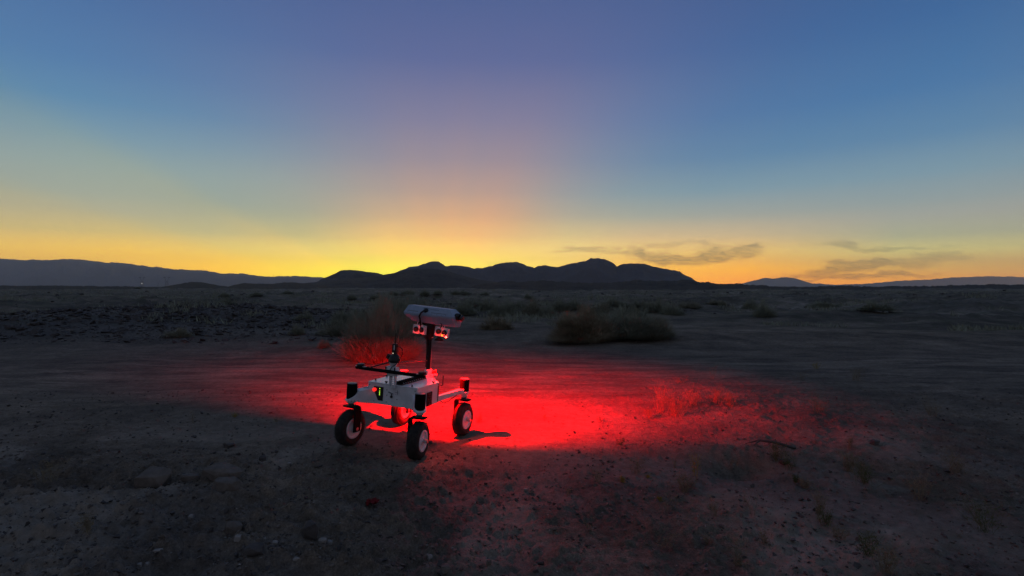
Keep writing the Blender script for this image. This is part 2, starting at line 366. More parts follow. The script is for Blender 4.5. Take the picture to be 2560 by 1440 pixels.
def terrain(x, y):
    x = np.asarray(x, float); y = np.asarray(y, float)
    r = np.hypot(x, y)
    az = np.arctan2(x, y)
    # plane the wheels stand on
    near = np.exp(-(((x + .9) / 3.0) ** 2 + ((y - 5.1) / 2.6) ** 2))
    z = -.047 * (x + .75) * near - .004
    z = z + .03 * near * sst(-1.2, -1.8, x) * 0
    # the wash: a smooth sandy track sweeping across
    yc = 9.6 + .35 * x * .3 + .5 * np.sin(x * .35)
    wash = np.exp(-((y - yc) / (3.3 - .7 * sst(.5, 2.5, x))) ** 2)
    hard = 1 - .88 * wash
    road = gauss(x, y, -.4, 5.9, 2.6, 1.0)
    hard = hard * (1 - .62 * np.clip(road, 0, 1))
    # foreground falls away towards the viewer from a low lip
    lip = sst(5.0, 3.6, y - .12 * np.clip(x, -1, 3) + .1 * fbm(x, y, .9, 3, 5)) * sst(-1.4, -.3, x)
    z = z - .06 * lip
    # near clods, ruts and crusts
    m = np.clip(1 - sst(6, 30, r), 0, 1)
    wx = x + .12 * fbm(x, y, .5, 2, 71); wy = y + .12 * fbm(x, y, .5, 2, 72)
    clod = fbm(wx, wy, .34, 6, 3, .55)
    rid = fbm(wx, wy * 1.5, .45, 5, 9, .55, True)
    crumb = np.maximum(fbm(x, y, .07, 3, 23, .6), 0)
    left = sst(.6, -1.0, x) * sst(4.9, 4.0, y)
    nw = 1 - near * .55 * sst(4.3, 4.7, y)
    amp = hard * (.55 + .55 * left) * nw
    z = z + m * amp * (.16 * clod + .11 * rid + .13 * crumb)
    z = z + .10 * hard * fbm(x, y, 2.2, 4, 31) * (1 - .9 * near)
    # streaks left by water and tyres along the wash
    sy = y - .12 * x * x * .12 - .5 * np.sin(x * .35)
    z = z + wash * .075 * fbm(x * .16, sy, .42, 5, 41, .6) * (r < 60)
    z = z + wash * .03 * fbm(x * .12, sy, .11, 3, 43, .6) * (r < 40)
    # shallow sandy channel at the right with an undercut hollow
    ch = gauss(x, y, 2.35, 3.75, 1.25, .33, -.55) + gauss(x, y, 3.1, 3.2, .8, .3, -.9)
    ch = np.clip(ch, 0, 1)
    z = z * (1 - .7 * ch) - .07 * ch
    z = z - .14 * gauss(x, y, 2.05, 4.62, .34, .14, .05) + .07 * gauss(x, y, 2.15, 4.98, .55, .16, .0)
    # small bank where weeds grow in the lamp light
    z = z + .09 * gauss(x, y, 2.5, 7.0, 1.5, .5, .15) + .06 * gauss(x, y, 3.6, 6.4, 1.2, .6, .1)
    # hummocks with shrubs behind the track, rubble mound to the left
    z = z + .22 * gauss(x, y, -3.0, 12.4, 2.0, 1.2) + .25 * gauss(x, y, 2.6, 16.0, 3.2, 1.6)
    z = z + .55 * gauss(x, y, -10.5, 21, 6.0, 4.5) + .35 * gauss(x, y, -16, 19, 5, 3.5)
    z = z + .35 * gauss(x, y, -1, 30, 6, 4)
    fr = sst(12, 40, r)
    z = z + fr * 1.15 * fbm(x, y * 1.8, 9, 5, 51) + sst(40, 200, r) * 1.5 * fbm(x, y * 1.6, 40, 5, 53)
    z = z + sst(13, 50, r) * 1.2 * np.maximum(fbm(x, y * 2.5, 7, 5, 55, .6, True), 0)
    z = z + sst(200, 900, r) * 5 * fbm(x, y, 170, 5, 57) - sst(60, 400, r) * .5 - sst(300, 2500, r) * 3.0
    return z


def zat(x, y):
    return float(terrain(np.array([x]), np.array([y]))[0])


_YS = np.geomspace(2.3, 330, 5000)


def spot(px, py):
    """the piece of open ground in sight that lies nearest to where the photo shows this thing standing"""
    x = (px - 1280) / FPX * _YS; z = terrain(x, _YS); p = 715 - (z - EYE) / _YS * FPX
    m = np.minimum.accumulate(p); ok = p <= m + .5
    k = int(np.argmin(np.where(ok, np.abs(p - py), 1e9)))
    return float(x[k]), float(_YS[k]), float(z[k])


def mesh_np(name, co, faces, mat, smooth=True, parent=None):
    me = bpy.data.meshes.new(name)
    co = np.asarray(co, np.float32); faces = np.asarray(faces, np.int32)
    n = faces.shape[1]
    me.vertices.add(len(co)); me.vertices.foreach_set('co', co.ravel())
    me.loops.add(faces.size); me.loops.foreach_set('vertex_index', faces.ravel())
    me.polygons.add(len(faces)); me.polygons.foreach_set('loop_start', np.arange(0, faces.size, n, dtype=np.int32))
    me.polygons.foreach_set('loop_total', np.full(len(faces), n, np.int32))
    me.polygons.foreach_set('use_smooth', np.full(len(faces), smooth, bool))
    me.update(calc_edges=True)
    if mat: me.materials.append(mat)
    o = bpy.data.objects.new(name, me); C.objects.link(o)
    if parent: o.parent = parent
    return o


def build_ground():
    a1 = np.radians(np.linspace(-51, 51, 840)); a2 = np.radians(np.linspace(51, 309, 72)[1:-1])
    az = np.concatenate([a1, a2])
    rr = np.concatenate([np.geomspace(1.3, 20, 640), np.geomspace(20, 7900, 250)[1:]])
    A, Rr = np.meshgrid(az, rr)
    x = Rr * np.sin(A); y = Rr * np.cos(A)
    z = terrain(x, y)
    nr, na = x.shape
    co = np.stack([x, y, z], -1).reshape(-1, 3)
    i = np.arange(nr - 1)[:, None] * na; j = np.arange(na)[None, :]; j2 = (j + 1) % na
    f = np.stack([i + j, i + j2, i + na + j2, i + na + j], -1).reshape(-1, 4)[:, ::-1]
    # close the middle with a fan folded into quads
    c0 = len(co); co = np.vstack([co, [[0, 0, float(zat(0, 0))]]])
    k = np.arange(0, na - 1, 2)
    fan = np.stack([np.full(len(k), c0), k, k + 1, (k + 2) % na], -1)[:, ::-1]
    f = np.vstack([f, fan])
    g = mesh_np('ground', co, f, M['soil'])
    g['kind'] = 'structure'
    # soil type mask
    x, y = co[:, 0], co[:, 1]
    r = np.hypot(x, y)
    ch = np.clip(gauss(x, y, 2.35, 3.75, 1.25, .33, -.55) + gauss(x, y, 3.1, 3.2, .8, .3, -.9), 0, 1)
    pn = fbm(x, y, .9, 4, 81)
    pale = ch * .8 + .75 * sst(.02, .2, pn) * sst(6, 4, y) + .35 * np.exp(-((y - 9.6) / 3.2) ** 2) + .3 * gauss(x, y, -.4, 5.9, 2.4, .9)
    pale = pale + .5 * sst(.05, .2, fbm(x, y * 2.5, 22, 4, 83)) * sst(18, 40, r)
    gravel = np.clip(gauss(x, y, -10.5, 19.5, 7.0, 5.0) + gauss(x, y, -17, 17, 6, 4), 0, 1) * .9
    gravel = gravel + .55 * sst(.03, .2, fbm(x, y, 1.6, 4, 85)) * sst(5.2, 4.4, y) + .5 * sst(.04, .18, fbm(x, y * 2, 30, 4, 87)) * sst(25, 60, r)
    green = sst(16, 30, r) * .7 + .3 * sst(0, .2, fbm(x, y, 3, 3, 89)) * sst(.5, 2, x) * sst(6, 4.5, y)
    at = g.data.color_attributes.new('soil', 'FLOAT_COLOR', 'POINT')
    v = np.stack([np.clip(pale, 0, 1), np.clip(gravel, 0, 1), np.clip(green, 0, 1), np.clip(1.15 * np.exp(-((y - 9.6) / 3.4) ** 2), 0, 1)], -1).astype(np.float32)
    at.data.foreach_set('color', v.ravel())
    return g


build_ground()


# ------------------------------------------------------------------ hills and mountains (real ridges at their distances)
def ridge(name, pts, D, front, back, mat, seed, rough=.06, jag=1.0, base=-8.0, ny=36, step=2.0, flat=.0):
    pts = sorted(pts)
    px = np.arange(pts[0][0], pts[-1][0] + .1, step)
    py = np.interp(px, [p[0] for p in pts], [p[1] for p in pts])
    X = (px - 1280) / FPX * D
    H = EYE + (715 - py) / FPX * D
    ppm = D / FPX
    H = H + fbm(X, X * 0, 26 * ppm, 4, seed) * 5.0 * ppm * jag + fbm(X, X * 0 + 9, 7 * ppm, 3, seed + 3) * 4.2 * ppm * jag
    t = np.concatenate([np.linspace(-1, 0, ny), np.linspace(0, 1, ny // 2)[1:]])
    co = np.zeros((len(t), len(px), 3))
    for k, tt in enumerate(t):
        d = front if tt < 0 else back
        Y = D + tt * d
        prof = 1 - abs(tt) ** 1.25
        s = np.sqrt(max(0, 1 - abs(tt)))
        prof = prof * .75 + .25 * s
        spur = fbm(X + 0 * tt, np.full_like(X, Y) * .55, 90 * ppm, 5, seed + 40, .55, True)
        w = math.sin(math.pi * min(1, abs(tt)))
        g = Y / D
        top = EYE + (H - EYE) * (g if tt < 0 else 1.0)
        co[k, :, 0] = X * g
        co[k, :, 1] = Y
        co[k, :, 2] = base + (top - base) * np.clip(prof + w * (.55 * spur) * (1 - flat), -.02, 1.0 - .03 * (abs(tt) > .01))
    nr, na = len(t), len(px)
    i = np.arange(nr - 1)[:, None] * na; j = np.arange(na - 1)[None, :]
    f = np.stack([i + j, i + j + 1, i + na + j + 1, i + na + j], -1).reshape(-1, 4)
    o = mesh_np(name, co.reshape(-1, 3), f, mat)
    o['kind'] = 'structure'
    return o


ridge('mountain_range', [(-260, 636), (-100, 640), (60, 650), (180, 648), (260, 655), (320, 659), (345, 663), (365, 665), (383, 667.5), (395, 667), (408, 669), (435, 673), (455, 672), (475, 676), (495, 675), (512, 676), (525, 680), (545, 682.5), (570, 684), (595, 685), (602, 683), (612, 684.5), (622, 688), (640, 689), (670, 690), (745, 690.5), (782, 692), (810, 694), (860, 697), (920, 704), (1000, 712)], 5500, 1500, 900, M['mountain'], 11, base=-22, jag=.7)
ridge('mountain_range', [(1835, 716), (1852, 709), (1875, 704), (1912, 694.5), (1937, 695.5), (1962, 693), (1987, 695.5), (2005, 701), (2032, 709), (2047, 708.5), (2065, 711), (2100, 711), (2130, 709.5), (2150, 710.5), (2200, 706), (2240, 702.5), (2300, 700), (2380, 694), (2480, 690), (2600, 694), (2820, 700)], 7300, 500, 450, M['mountain'], 12, base=-22, jag=.5)
ridge('mountain_range', [(940, 716), (965, 700), (985, 684), (1000, 677), (1010, 672.5), (1025, 666), (1045, 664), (1060, 659), (1080, 652.5), (1095, 654), (1105, 660), (1115, 666), (1130, 663), (1150, 664), (1165, 665.5), (1175, 668), (1185, 671), (1192, 669), (1206, 670.5), (1217, 667), (1230, 665.5), (1247, 658), (1272, 655.5), (1292, 654.5), (1310, 660), (1317, 665), (1337, 669), (1345, 664), (1360, 662), (1372, 664.5), (1385, 667), (1400, 666), (1427, 660), (1447, 656), (1467, 651), (1477, 645.5), (1492, 644.5), (1510, 647), (1525, 652.5), (1535, 659), (1542, 666), (1555, 661), (1580, 657.5), (1600, 659), (1612, 660), (1630, 665), (1650, 669), (1667, 672), (1700, 678), (1707, 685), (1717, 690), (1730, 696), (1745, 706), (1765, 716)], 1600, 420, 400, M['mountain'], 13, base=-12, jag=.55)
ridge('hill', [(770, 716), (790, 705), (807, 696), (820, 691), (835, 684), (850, 676), (865, 674.5), (890, 675), (907, 678), (925, 680), (940, 681), (957, 686), (980, 700), (1010, 716)], 1150, 280, 280, M['hill_dark'], 14, base=-8, jag=.5)
ridge('hill', [(700, 716), (740, 710), (780, 706), (830, 702), (900, 694), (950, 688), (992, 681), (1015, 675), (1040, 672), (1067, 671.5), (1095, 673), (1120, 677.5), (1147, 686), (1175, 694), (1210, 701), (1260, 706), (1330, 709), (1420, 716)], 640, 330, 160, M['hill_dark'], 15, base=-6, jag=.25, flat=.5)
ridge('hill', [(1180, 716), (1215, 708), (1260, 703), (1300, 704), (1350, 701), (1390, 702), (1420, 705), (1480, 708), (1540, 706), (1570, 703), (1600, 700.5), (1650, 702), (1720, 699.5), (1740, 703), (1765, 705.5), (1785, 710), (1825, 710), (1850, 709.5), (1875, 712), (1925, 714), (1962, 718), (2025, 717), (2075, 714), (2122, 714.5), (2135, 717), (2240, 716.5), (2400, 713), (2560, 710), (2760, 712)], 330, 205, 160, M['hill_dark'], 16, base=-1.8, jag=1.0)
ridge('hill', [(405, 717), (430, 713), (455, 708), (480, 705), (500, 704.5), (515, 707), (545, 713), (570, 716), (585, 712), (610, 707.5), (640, 708.5), (680, 710), (712, 705.5), (735, 706), (770, 709), (840, 716)], 380, 230, 120, M['hill_dark'], 17, base=-1.8, jag=.35, flat=.6)
ridge('hill', [(-300, 709), (-100, 712), (100, 714), (300, 716), (430, 718)], 380, 200, 120, M['hill_dark'], 18, base=-1.8, jag=.6)

# the evening air: one closed box of thin even haze round the whole place
hb = bmesh.new(); bmesh.ops.create_cube(hb, size=1.0)
for v in hb.verts:
    v.co = Vector((v.co.x * 16000, v.co.y * 16000, (v.co.z + .5) * (HAZE_TOP + 45) - 45))
hm = bpy.data.meshes.new('haze'); hb.to_mesh(hm); hb.free()
hz = bpy.data.objects.new('haze', hm); C.objects.link(hz); hz['kind'] = 'stuff'
hmat = bpy.data.materials.new('evening_haze'); hmat.use_nodes = True
hn = hmat.node_tree; hn.nodes.clear()
pv = hn.nodes.new('ShaderNodeVolumePrincipled'); pv.inputs['Color'].default_value = (.86, .90, 1.0, 1); pv.inputs['Density'].default_value = HAZE_DENSITY; pv.inputs['Anisotropy'].default_value = .5
ho = hn.nodes.new('ShaderNodeOutputMaterial'); hn.links.new(pv.outputs[0], ho.inputs['Volume'])
hm.materials.append(hmat)


# ------------------------------------------------------------------ small mesh builder
class MB:
    def __init__(s): s.v = []; s.f = []; s.sm = []
    def add(s, vs, fs, smooth=False):
        b = len(s.v); s.v += [tuple(map(float, p)) for p in vs]
        for f in fs: s.f.append(tuple(b + i for i in f)); s.sm.append(smooth)
        return s
    def box(s, c, d, M3=None):
        hx, hy, hz_ = d[0] / 2, d[1] / 2, d[2] / 2
        vs = [Vector((x, y, z)) for x in (-hx, hx) for y in (-hy, hy) for z in (-hz_, hz_)]
        if M3 is not None: vs = [M3 @ v for v in vs]
        vs = [v + Vector(c) for v in vs]
        return s.add(vs, [(0, 1, 3, 2), (4, 6, 7, 5), (0, 4, 5, 1), (2, 3, 7, 6), (0, 2, 6, 4), (1, 5, 7, 3)])
    def bar(s, a, b, w, h, up=(0, 0, 1)):
        a, b = Vector(a), Vector(b); d = (b - a); l = d.length; d.normalize()
        sd = d.cross(Vector(up)).normalized(); u = sd.cross(d)
        m = Matrix((sd, d, u)).transposed()
        return s.box((a + b) / 2, (w, l, h), m)
    def tube(s, pts, rad, n=8, caps=True):
        pts = [Vector(p) for p in pts]; rads = rad if isinstance(rad, (list, tuple)) else [rad] * len(pts)
        vs = []; prev = None
        for i, p in enumerate(pts):
            t = (pts[min(i + 1, len(pts) - 1)] - pts[max(i - 1, 0)]).normalized()
            ref = Vector((0, 0, 1)) if abs(t.z) < .9 else Vector((0, 1, 0))
            if prev is None: sd = t.cross(ref).normalized()
            else: sd = (prev - t * prev.dot(t)).normalized()
            prev = sd; u = t.cross(sd)
            for k in range(n):
                a = 2 * math.pi * k / n
                vs.append(p + (sd * math.cos(a) + u * math.sin(a)) * rads[i])
        fs = []
        for i in range(len(pts) - 1):
            for k in range(n):
                k2 = (k + 1) % n; fs.append((i * n + k, i * n + k2, (i + 1) * n + k2, (i + 1) * n + k))
        s.add(vs, fs, n > 4)
        if caps:
            s.add([vs[k] for k in range(n)][::-1], [tuple(range(n))])
            s.add([vs[(len(pts) - 1) * n + k] for k in range(n)], [tuple(range(n))])
        return s
    def lathe(s, prof, n=32, M4=None, caps=True):
        """prof: (radius, height) along local z"""
        vs = []
        for r, h in prof:
            for k in range(n):
                a = 2 * math.pi * k / n; vs.append(Vector((r * math.cos(a), r * math.sin(a), h)))
        if M4 is not None: vs = [M4 @ v for v in vs]
        fs = []
        for i in range(len(prof) - 1):
            for k in range(n):
                k2 = (k + 1) % n; fs.append((i * n + k, i * n + k2, (i + 1) * n + k2, (i + 1) * n + k))
        s.add(vs, fs, True)
        if caps:
            if prof[0][0] > 1e-5: s.add(vs[:n][::-1], [tuple(range(n))])
            if prof[-1][0] > 1e-5: s.add(vs[-n:], [tuple(range(n))])
        return s
    def prism(s, poly, z0, z1, axis=2):
        """poly (a, b) extruded along axis: 2 = z, 1 = y (poly is x,z), 0 = x (poly is y,z)"""
        def P(a, b, c): return (a, b, c) if axis == 2 else ((a, c, b) if axis == 1 else (c, a, b))
        n = len(poly)
        lo = [P(a, b, z0) for a, b in poly]; hi = [P(a, b, z1) for a, b in poly]
        fs = [tuple(range(n))[::-1], tuple(range(n, 2 * n))] + [(i, (i + 1) % n, n + (i + 1) % n, n + i) for i in range(n)]
        return s.add(lo + hi, fs)
    def loft(s, rings, smooth=False):
        n = len(rings[0]); vs = [p for r in rings for p in r]; fs = []
        for i in range(len(rings) - 1):
            for k in range(n):
                k2 = (k + 1) % n; fs.append((i * n + k, i * n + k2, (i + 1) * n + k2, (i + 1) * n + k))
        fs.append(tuple(range(n))[::-1]); fs.append(tuple(range((len(rings) - 1) * n, len(rings) * n)))
        return s.add(vs, fs, smooth)
    def build(s, name, mat, parent=None, bevel=0.0, dz=0.0, fix=True):
        me = bpy.data.meshes.new(name)
        me.from_pydata([(a, b, c + dz) for a, b, c in s.v], [], s.f)
        me.polygons.foreach_set('use_smooth', s.sm)
        if fix:
            bm = bmesh.new(); bm.from_mesh(me); bmesh.ops.recalc_face_normals(bm, faces=bm.faces); bm.to_mesh(me); bm.free()
        me.materials.append(mat)
        o = bpy.data.objects.new(name, me); C.objects.link(o)
        if parent: o.parent = parent
        if bevel:
            b = o.modifiers.new('bevel', 'BEVEL'); b.width = bevel; b.segments = 2; b.limit_method = 'ANGLE'
        return o


def tag(o, label, cat, group=None):
    o['label'] = label; o['category'] = cat
    if group: o['group'] = group
    return o


# ------------------------------------------------------------------ the rover
WR = .1616
def yaw_pitch_roll(yaw, pitch, roll):
    return Matrix.Rotation(yaw, 3, 'Z') @ Matrix.Rotation(roll, 3, 'Y') @ Matrix.Rotation(pitch, 3, 'X')
RM = yaw_pitch_roll(-.3844, -.0109, .0553)
RC = Vector((-.9935, 5.1422, .1771))
rover = bpy.data.objects.new('rover', None); C.objects.link(rover)
rover.matrix_world = Matrix.Translation(RC + RM @ Vector((0, 0, -WR))) @ RM.to_4x4()
tag(rover, 'white four wheeled robot rover with a camera mast, standing in a pool of red light', 'rover')


def R_(mb, name, mat, parent=rover, bevel=0.0, label=None):
    o = mb.build(name, mat, parent, bevel, dz=WR)
    if label: o['label'] = label
    return o


TOP = .416; BOT = .226
hexa = [(-.262, -.306), (.262, -.306), (.272, .05), (.11, .19), (-.11, .19), (-.272, .05)]
body = R_(MB().prism(hexa, BOT, TOP), 'body', M['white'], bevel=.003)
lid_p = [(a * 1.015, b * 1.012 if b > -.2 else -.318) for a, b in hexa]
lid = R_(MB().prism(lid_p, TOP + .0005, TOP + .0065), 'top_panel', M['lid'], bevel=.0015)
# front plate with its hips
fp = [(-.262, .4145), (.268, .4145), (.268, .30), (.262, .262), (.232, .236), (.205, .229), (.0, .229), (-.125, .228), (-.262, .222)]
front = R_(MB().prism(fp, -.318, -.309, 1), 'front_panel', M['white'], bevel=.0015)
mb = MB()
for u, w in ((-.054, .368), (-.051, .32), (.059, .294), (-.055, .257), (.226, .336), (.226, .30), (-.19, .25), (-.245, .395), (.245, .395)):
    mb.lathe([(.0045, 0), (.0045, .003), (.002, .004)], 8, Matrix.Translation((u, -.318, w)) @ Matrix.Rotation(math.pi / 2, 4, 'X'))
R_(mb, 'screw', M['black'], front)['kind'] = 'stuff'
# faint pale cross emblem with four dots, dark lever and key knob
mb = MB(); mb.box((.060, -.3188, .356), (.045, .0012, .005)); mb.box((.060, -.3188, .356), (.005, .0011, .045))
for a in (-1, 1):
    for b in (-1, 1): mb.box((.06 + a * .016, -.3188, .356 + b * .016), (.005, .001, .005))
R_(mb, 'emblem', M['cap'], front)
mb = MB(); mb.bar((-.034, -.323, .352), (.014, -.327, .343), .006, .008)
R_(mb, 'lever', M['cap'], front)
mb = MB(); mb.tube([(.002, -.322, .343), (.002, -.326, .325)], .004, 8)
mb.lathe([(.004, 0), (.012, .003), (.012, .010), (.005, .013)], 16, Matrix.Translation((.001, -.318, .313)) @ Matrix.Rotation(math.pi / 2, 4, 'X'))
R_(mb, 'key_knob', M['black'], front)
mb = MB(); mb.prism([(-.196, .386), (-.092, .389), (-.094, .262), (-.144, .262), (-.192, .345)], -.3225, -.3182, 1)
disp = R_(mb, 'status_display', M['black'], bevel=.001)
for w in (.371, .349, .337, .326, .314):
    R_(MB().lathe([(.0036, 0), (.0036, .002), (.001, .003)], 10, Matrix.Translation((-.129, -.3225, w)) @ Matrix.Rotation(math.pi / 2, 4, 'X')), 'indicator_light', M['led'], disp)
R_(MB().lathe([(.016, 0), (.016, .012), (.0175, .014), (.0175, .022), (.012, .027), (.0, .028)], 20, Matrix.Translation((-.18, -.3205, .358)) @ Matrix.Rotation(math.pi / 2, 4, 'X')), 'emergency_button', M['button'])
# lid fittings
for u, v in ((-.236, -.245), (-.085, -.29), (.19, -.285), (.262, -.03), (-.262, -.03)):
    m_ = MB().lathe([(.008, 0), (.008, .006), (.004, .008), (.004, .014)], 12, Matrix.Translation((u, v, TOP + .0066)))
    m_.box((u, v, TOP + .019), (.030, .005, .010), Matrix.Rotation(.7 + u * 9, 3, 'Z'))
    R_(m_, 'wing_screw', M['black'], lid)
mb = MB()
for k in range(16):
    u = -.25 + .5 * k / 15
    if abs(u - .015) > .04: mb.box((u, -.3185, TOP + .003), (.004, .003, .004)); mb.lathe([(.0035, 0), (.002, .002)], 6, Matrix.Translation((u, -.308, TOP + .0066)))
for k in range(10):
    v = -.28 + .32 * k / 9
    for sg in (-1, 1): mb.lathe([(.0035, 0), (.002, .002)], 6, Matrix.Translation((sg * (.256 + .01 * k / 9), v, TOP + .0066)))
R_(mb, 'rivet', M['steel'], lid)['kind'] = 'stuff'
# terminal strip down the middle of the lid
strip = R_(MB().box((.058, -.09, TOP + .0125), (.072, .42, .012)), 'terminal_strip', M['black'], bevel=.001)
for k in range(12):
    v = -.285 + k * .0355
    R_(MB().box((.058, v, TOP + .028), (.064, .020, .019)).box((.058, v - .0108, TOP + .0378), (.060, .0030, .003)), 'terminal', M['blackmetal'], strip, bevel=.001)
for k in range(11):
    v = -.267 + k * .0355
    R_(MB().box((.058, v, TOP + .0215), (.066, .006, .006)), 'terminal_rail', M['label'], strip)
# side fan grille on the right flank
mb = MB(); mb.box((.2725, -.110, .290), (.008, .088, .128))
gr = R_(mb, 'fan_grille', M['black'], bevel=.001)
mb = MB()
for k in range(5): mb.box((.2775, -.110, .245 + .0225 * k), (.003, .066, .008))
mb.bar((.2785, -.145, .235), (.2785, -.075, .345), .003, .008, up=(1, 0, 0)); mb.bar((.2785, -.075, .235), (.2785, -.145, .345), .003, .008, up=(1, 0, 0))
R_(mb, 'grille_bar', M['grille'], gr)
R_(MB().box((.2755, .045, .315), (.006, .012, .15)), 'edge_seal', M['black'], bevel=.001)
# small bent antenna at the rear right of the body
R_(MB().tube([(.285, .02, .405), (.335, .0, .404), (.345, 0, .412), (.345, 0, .50)], .0045, 8), 'rear_antenna', M['black'])
R_(MB().tube([(.272, .07, .25), (.30, .09, .225), (.33, .15, .225), (.345, .22, .25), (.35, .30, .268)], .004, 6), 'motor_cable', M['black'])

CORN = [(-1, -1), (1, -1), (1, 1), (-1, 1)]
A2, B2 = .3635, .4195


def arm_front(su):
    a = Vector((su * .235, -.255, 0)); c = Vector((su * A2, -B2, 0)); d = (c - a); Lc = d.length; d.normalize(); n = Vector((-d.y, d.x, 0))
    st = [(0, .055, .224, .362), (.06, .055, .226, .360), (Lc - .062, .055, .240, .344), (Lc - .052, .0545, .243, .338), (Lc - .02, .054, .246, .306), (Lc + .02, .053, .246, .280), (Lc + .046, .040, .247, .264), (Lc + .054, .022, .248, .258)]
    rings = []
    for s_, hw, lo, hi in st:
        p = a + d * s_
        rings.append([(p + n * hw + Vector((0, 0, lo))), (p - n * hw + Vector((0, 0, lo))), (p - n * hw + Vector((0, 0, hi))), (p + n * hw + Vector((0, 0, hi)))])
    m_ = MB().loft(rings)
    o = R_(m_, 'suspension_arm', M['white'], bevel=.003)
    mb2 = MB()
    for s_ in (Lc - .045, Lc - .015, Lc + .015, Lc + .04):
        for sg in (-1, 1):
            p = a + d * s_ + n * (sg * (.0545 if s_ < Lc + .03 else .042)); mb2.lathe([(.004, -.001), (.004, .002), (.002, .003)], 8, Matrix.Translation((p.x, p.y, .255)) @ (Vector((0, 0, 1)).rotation_difference(n * sg)).to_matrix().to_4x4())
    R_(mb2, 'bolt', M['black'], o)['kind'] = 'stuff'
    mb3 = MB()
    for k in range(3): p = a + d * (.05 + .025 * k); mb3.box((p.x, p.y, .3625), (.012, .03, .003), Matrix.Rotation(math.atan2(d.y, d.x) + .6, 3, 'Z'))
    R_(mb3, 'clip', M['cap'], o)


def arm_rear(su):
    a = Vector((su * .262, .045, 0)); c = Vector((su * A2, B2, 0)); d = (c - a); Lc = d.length; d.normalize(); n = Vector((-d.y, d.x, 0))
    rings = []
    for s_, hw, lo, hi in [(0, .022, .238, .288), (Lc - .14, .022, .262, .308), (Lc - .09, .026, .266, .312), (Lc - .035, .030, .268, .312)]:
        p = a + d * s_
        rings.append([(p + n * hw + Vector((0, 0, lo))), (p - n * hw + Vector((0, 0, lo))), (p - n * hw + Vector((0, 0, hi))), (p + n * hw + Vector((0, 0, hi)))])
    o = R_(MB().loft(rings), 'suspension_arm', M['white'], bevel=.003)
    mb2 = MB()
    for s_ in (Lc - .12, Lc - .10, Lc - .08):
        for w in (.278, .296): 
            p = a + d * s_ + n * (-su * .0265); mb2.box((p.x, p.y, w), (.005, .005, .005))
    R_(mb2, 'bolt', M['black'], o)['kind'] = 'stuff'


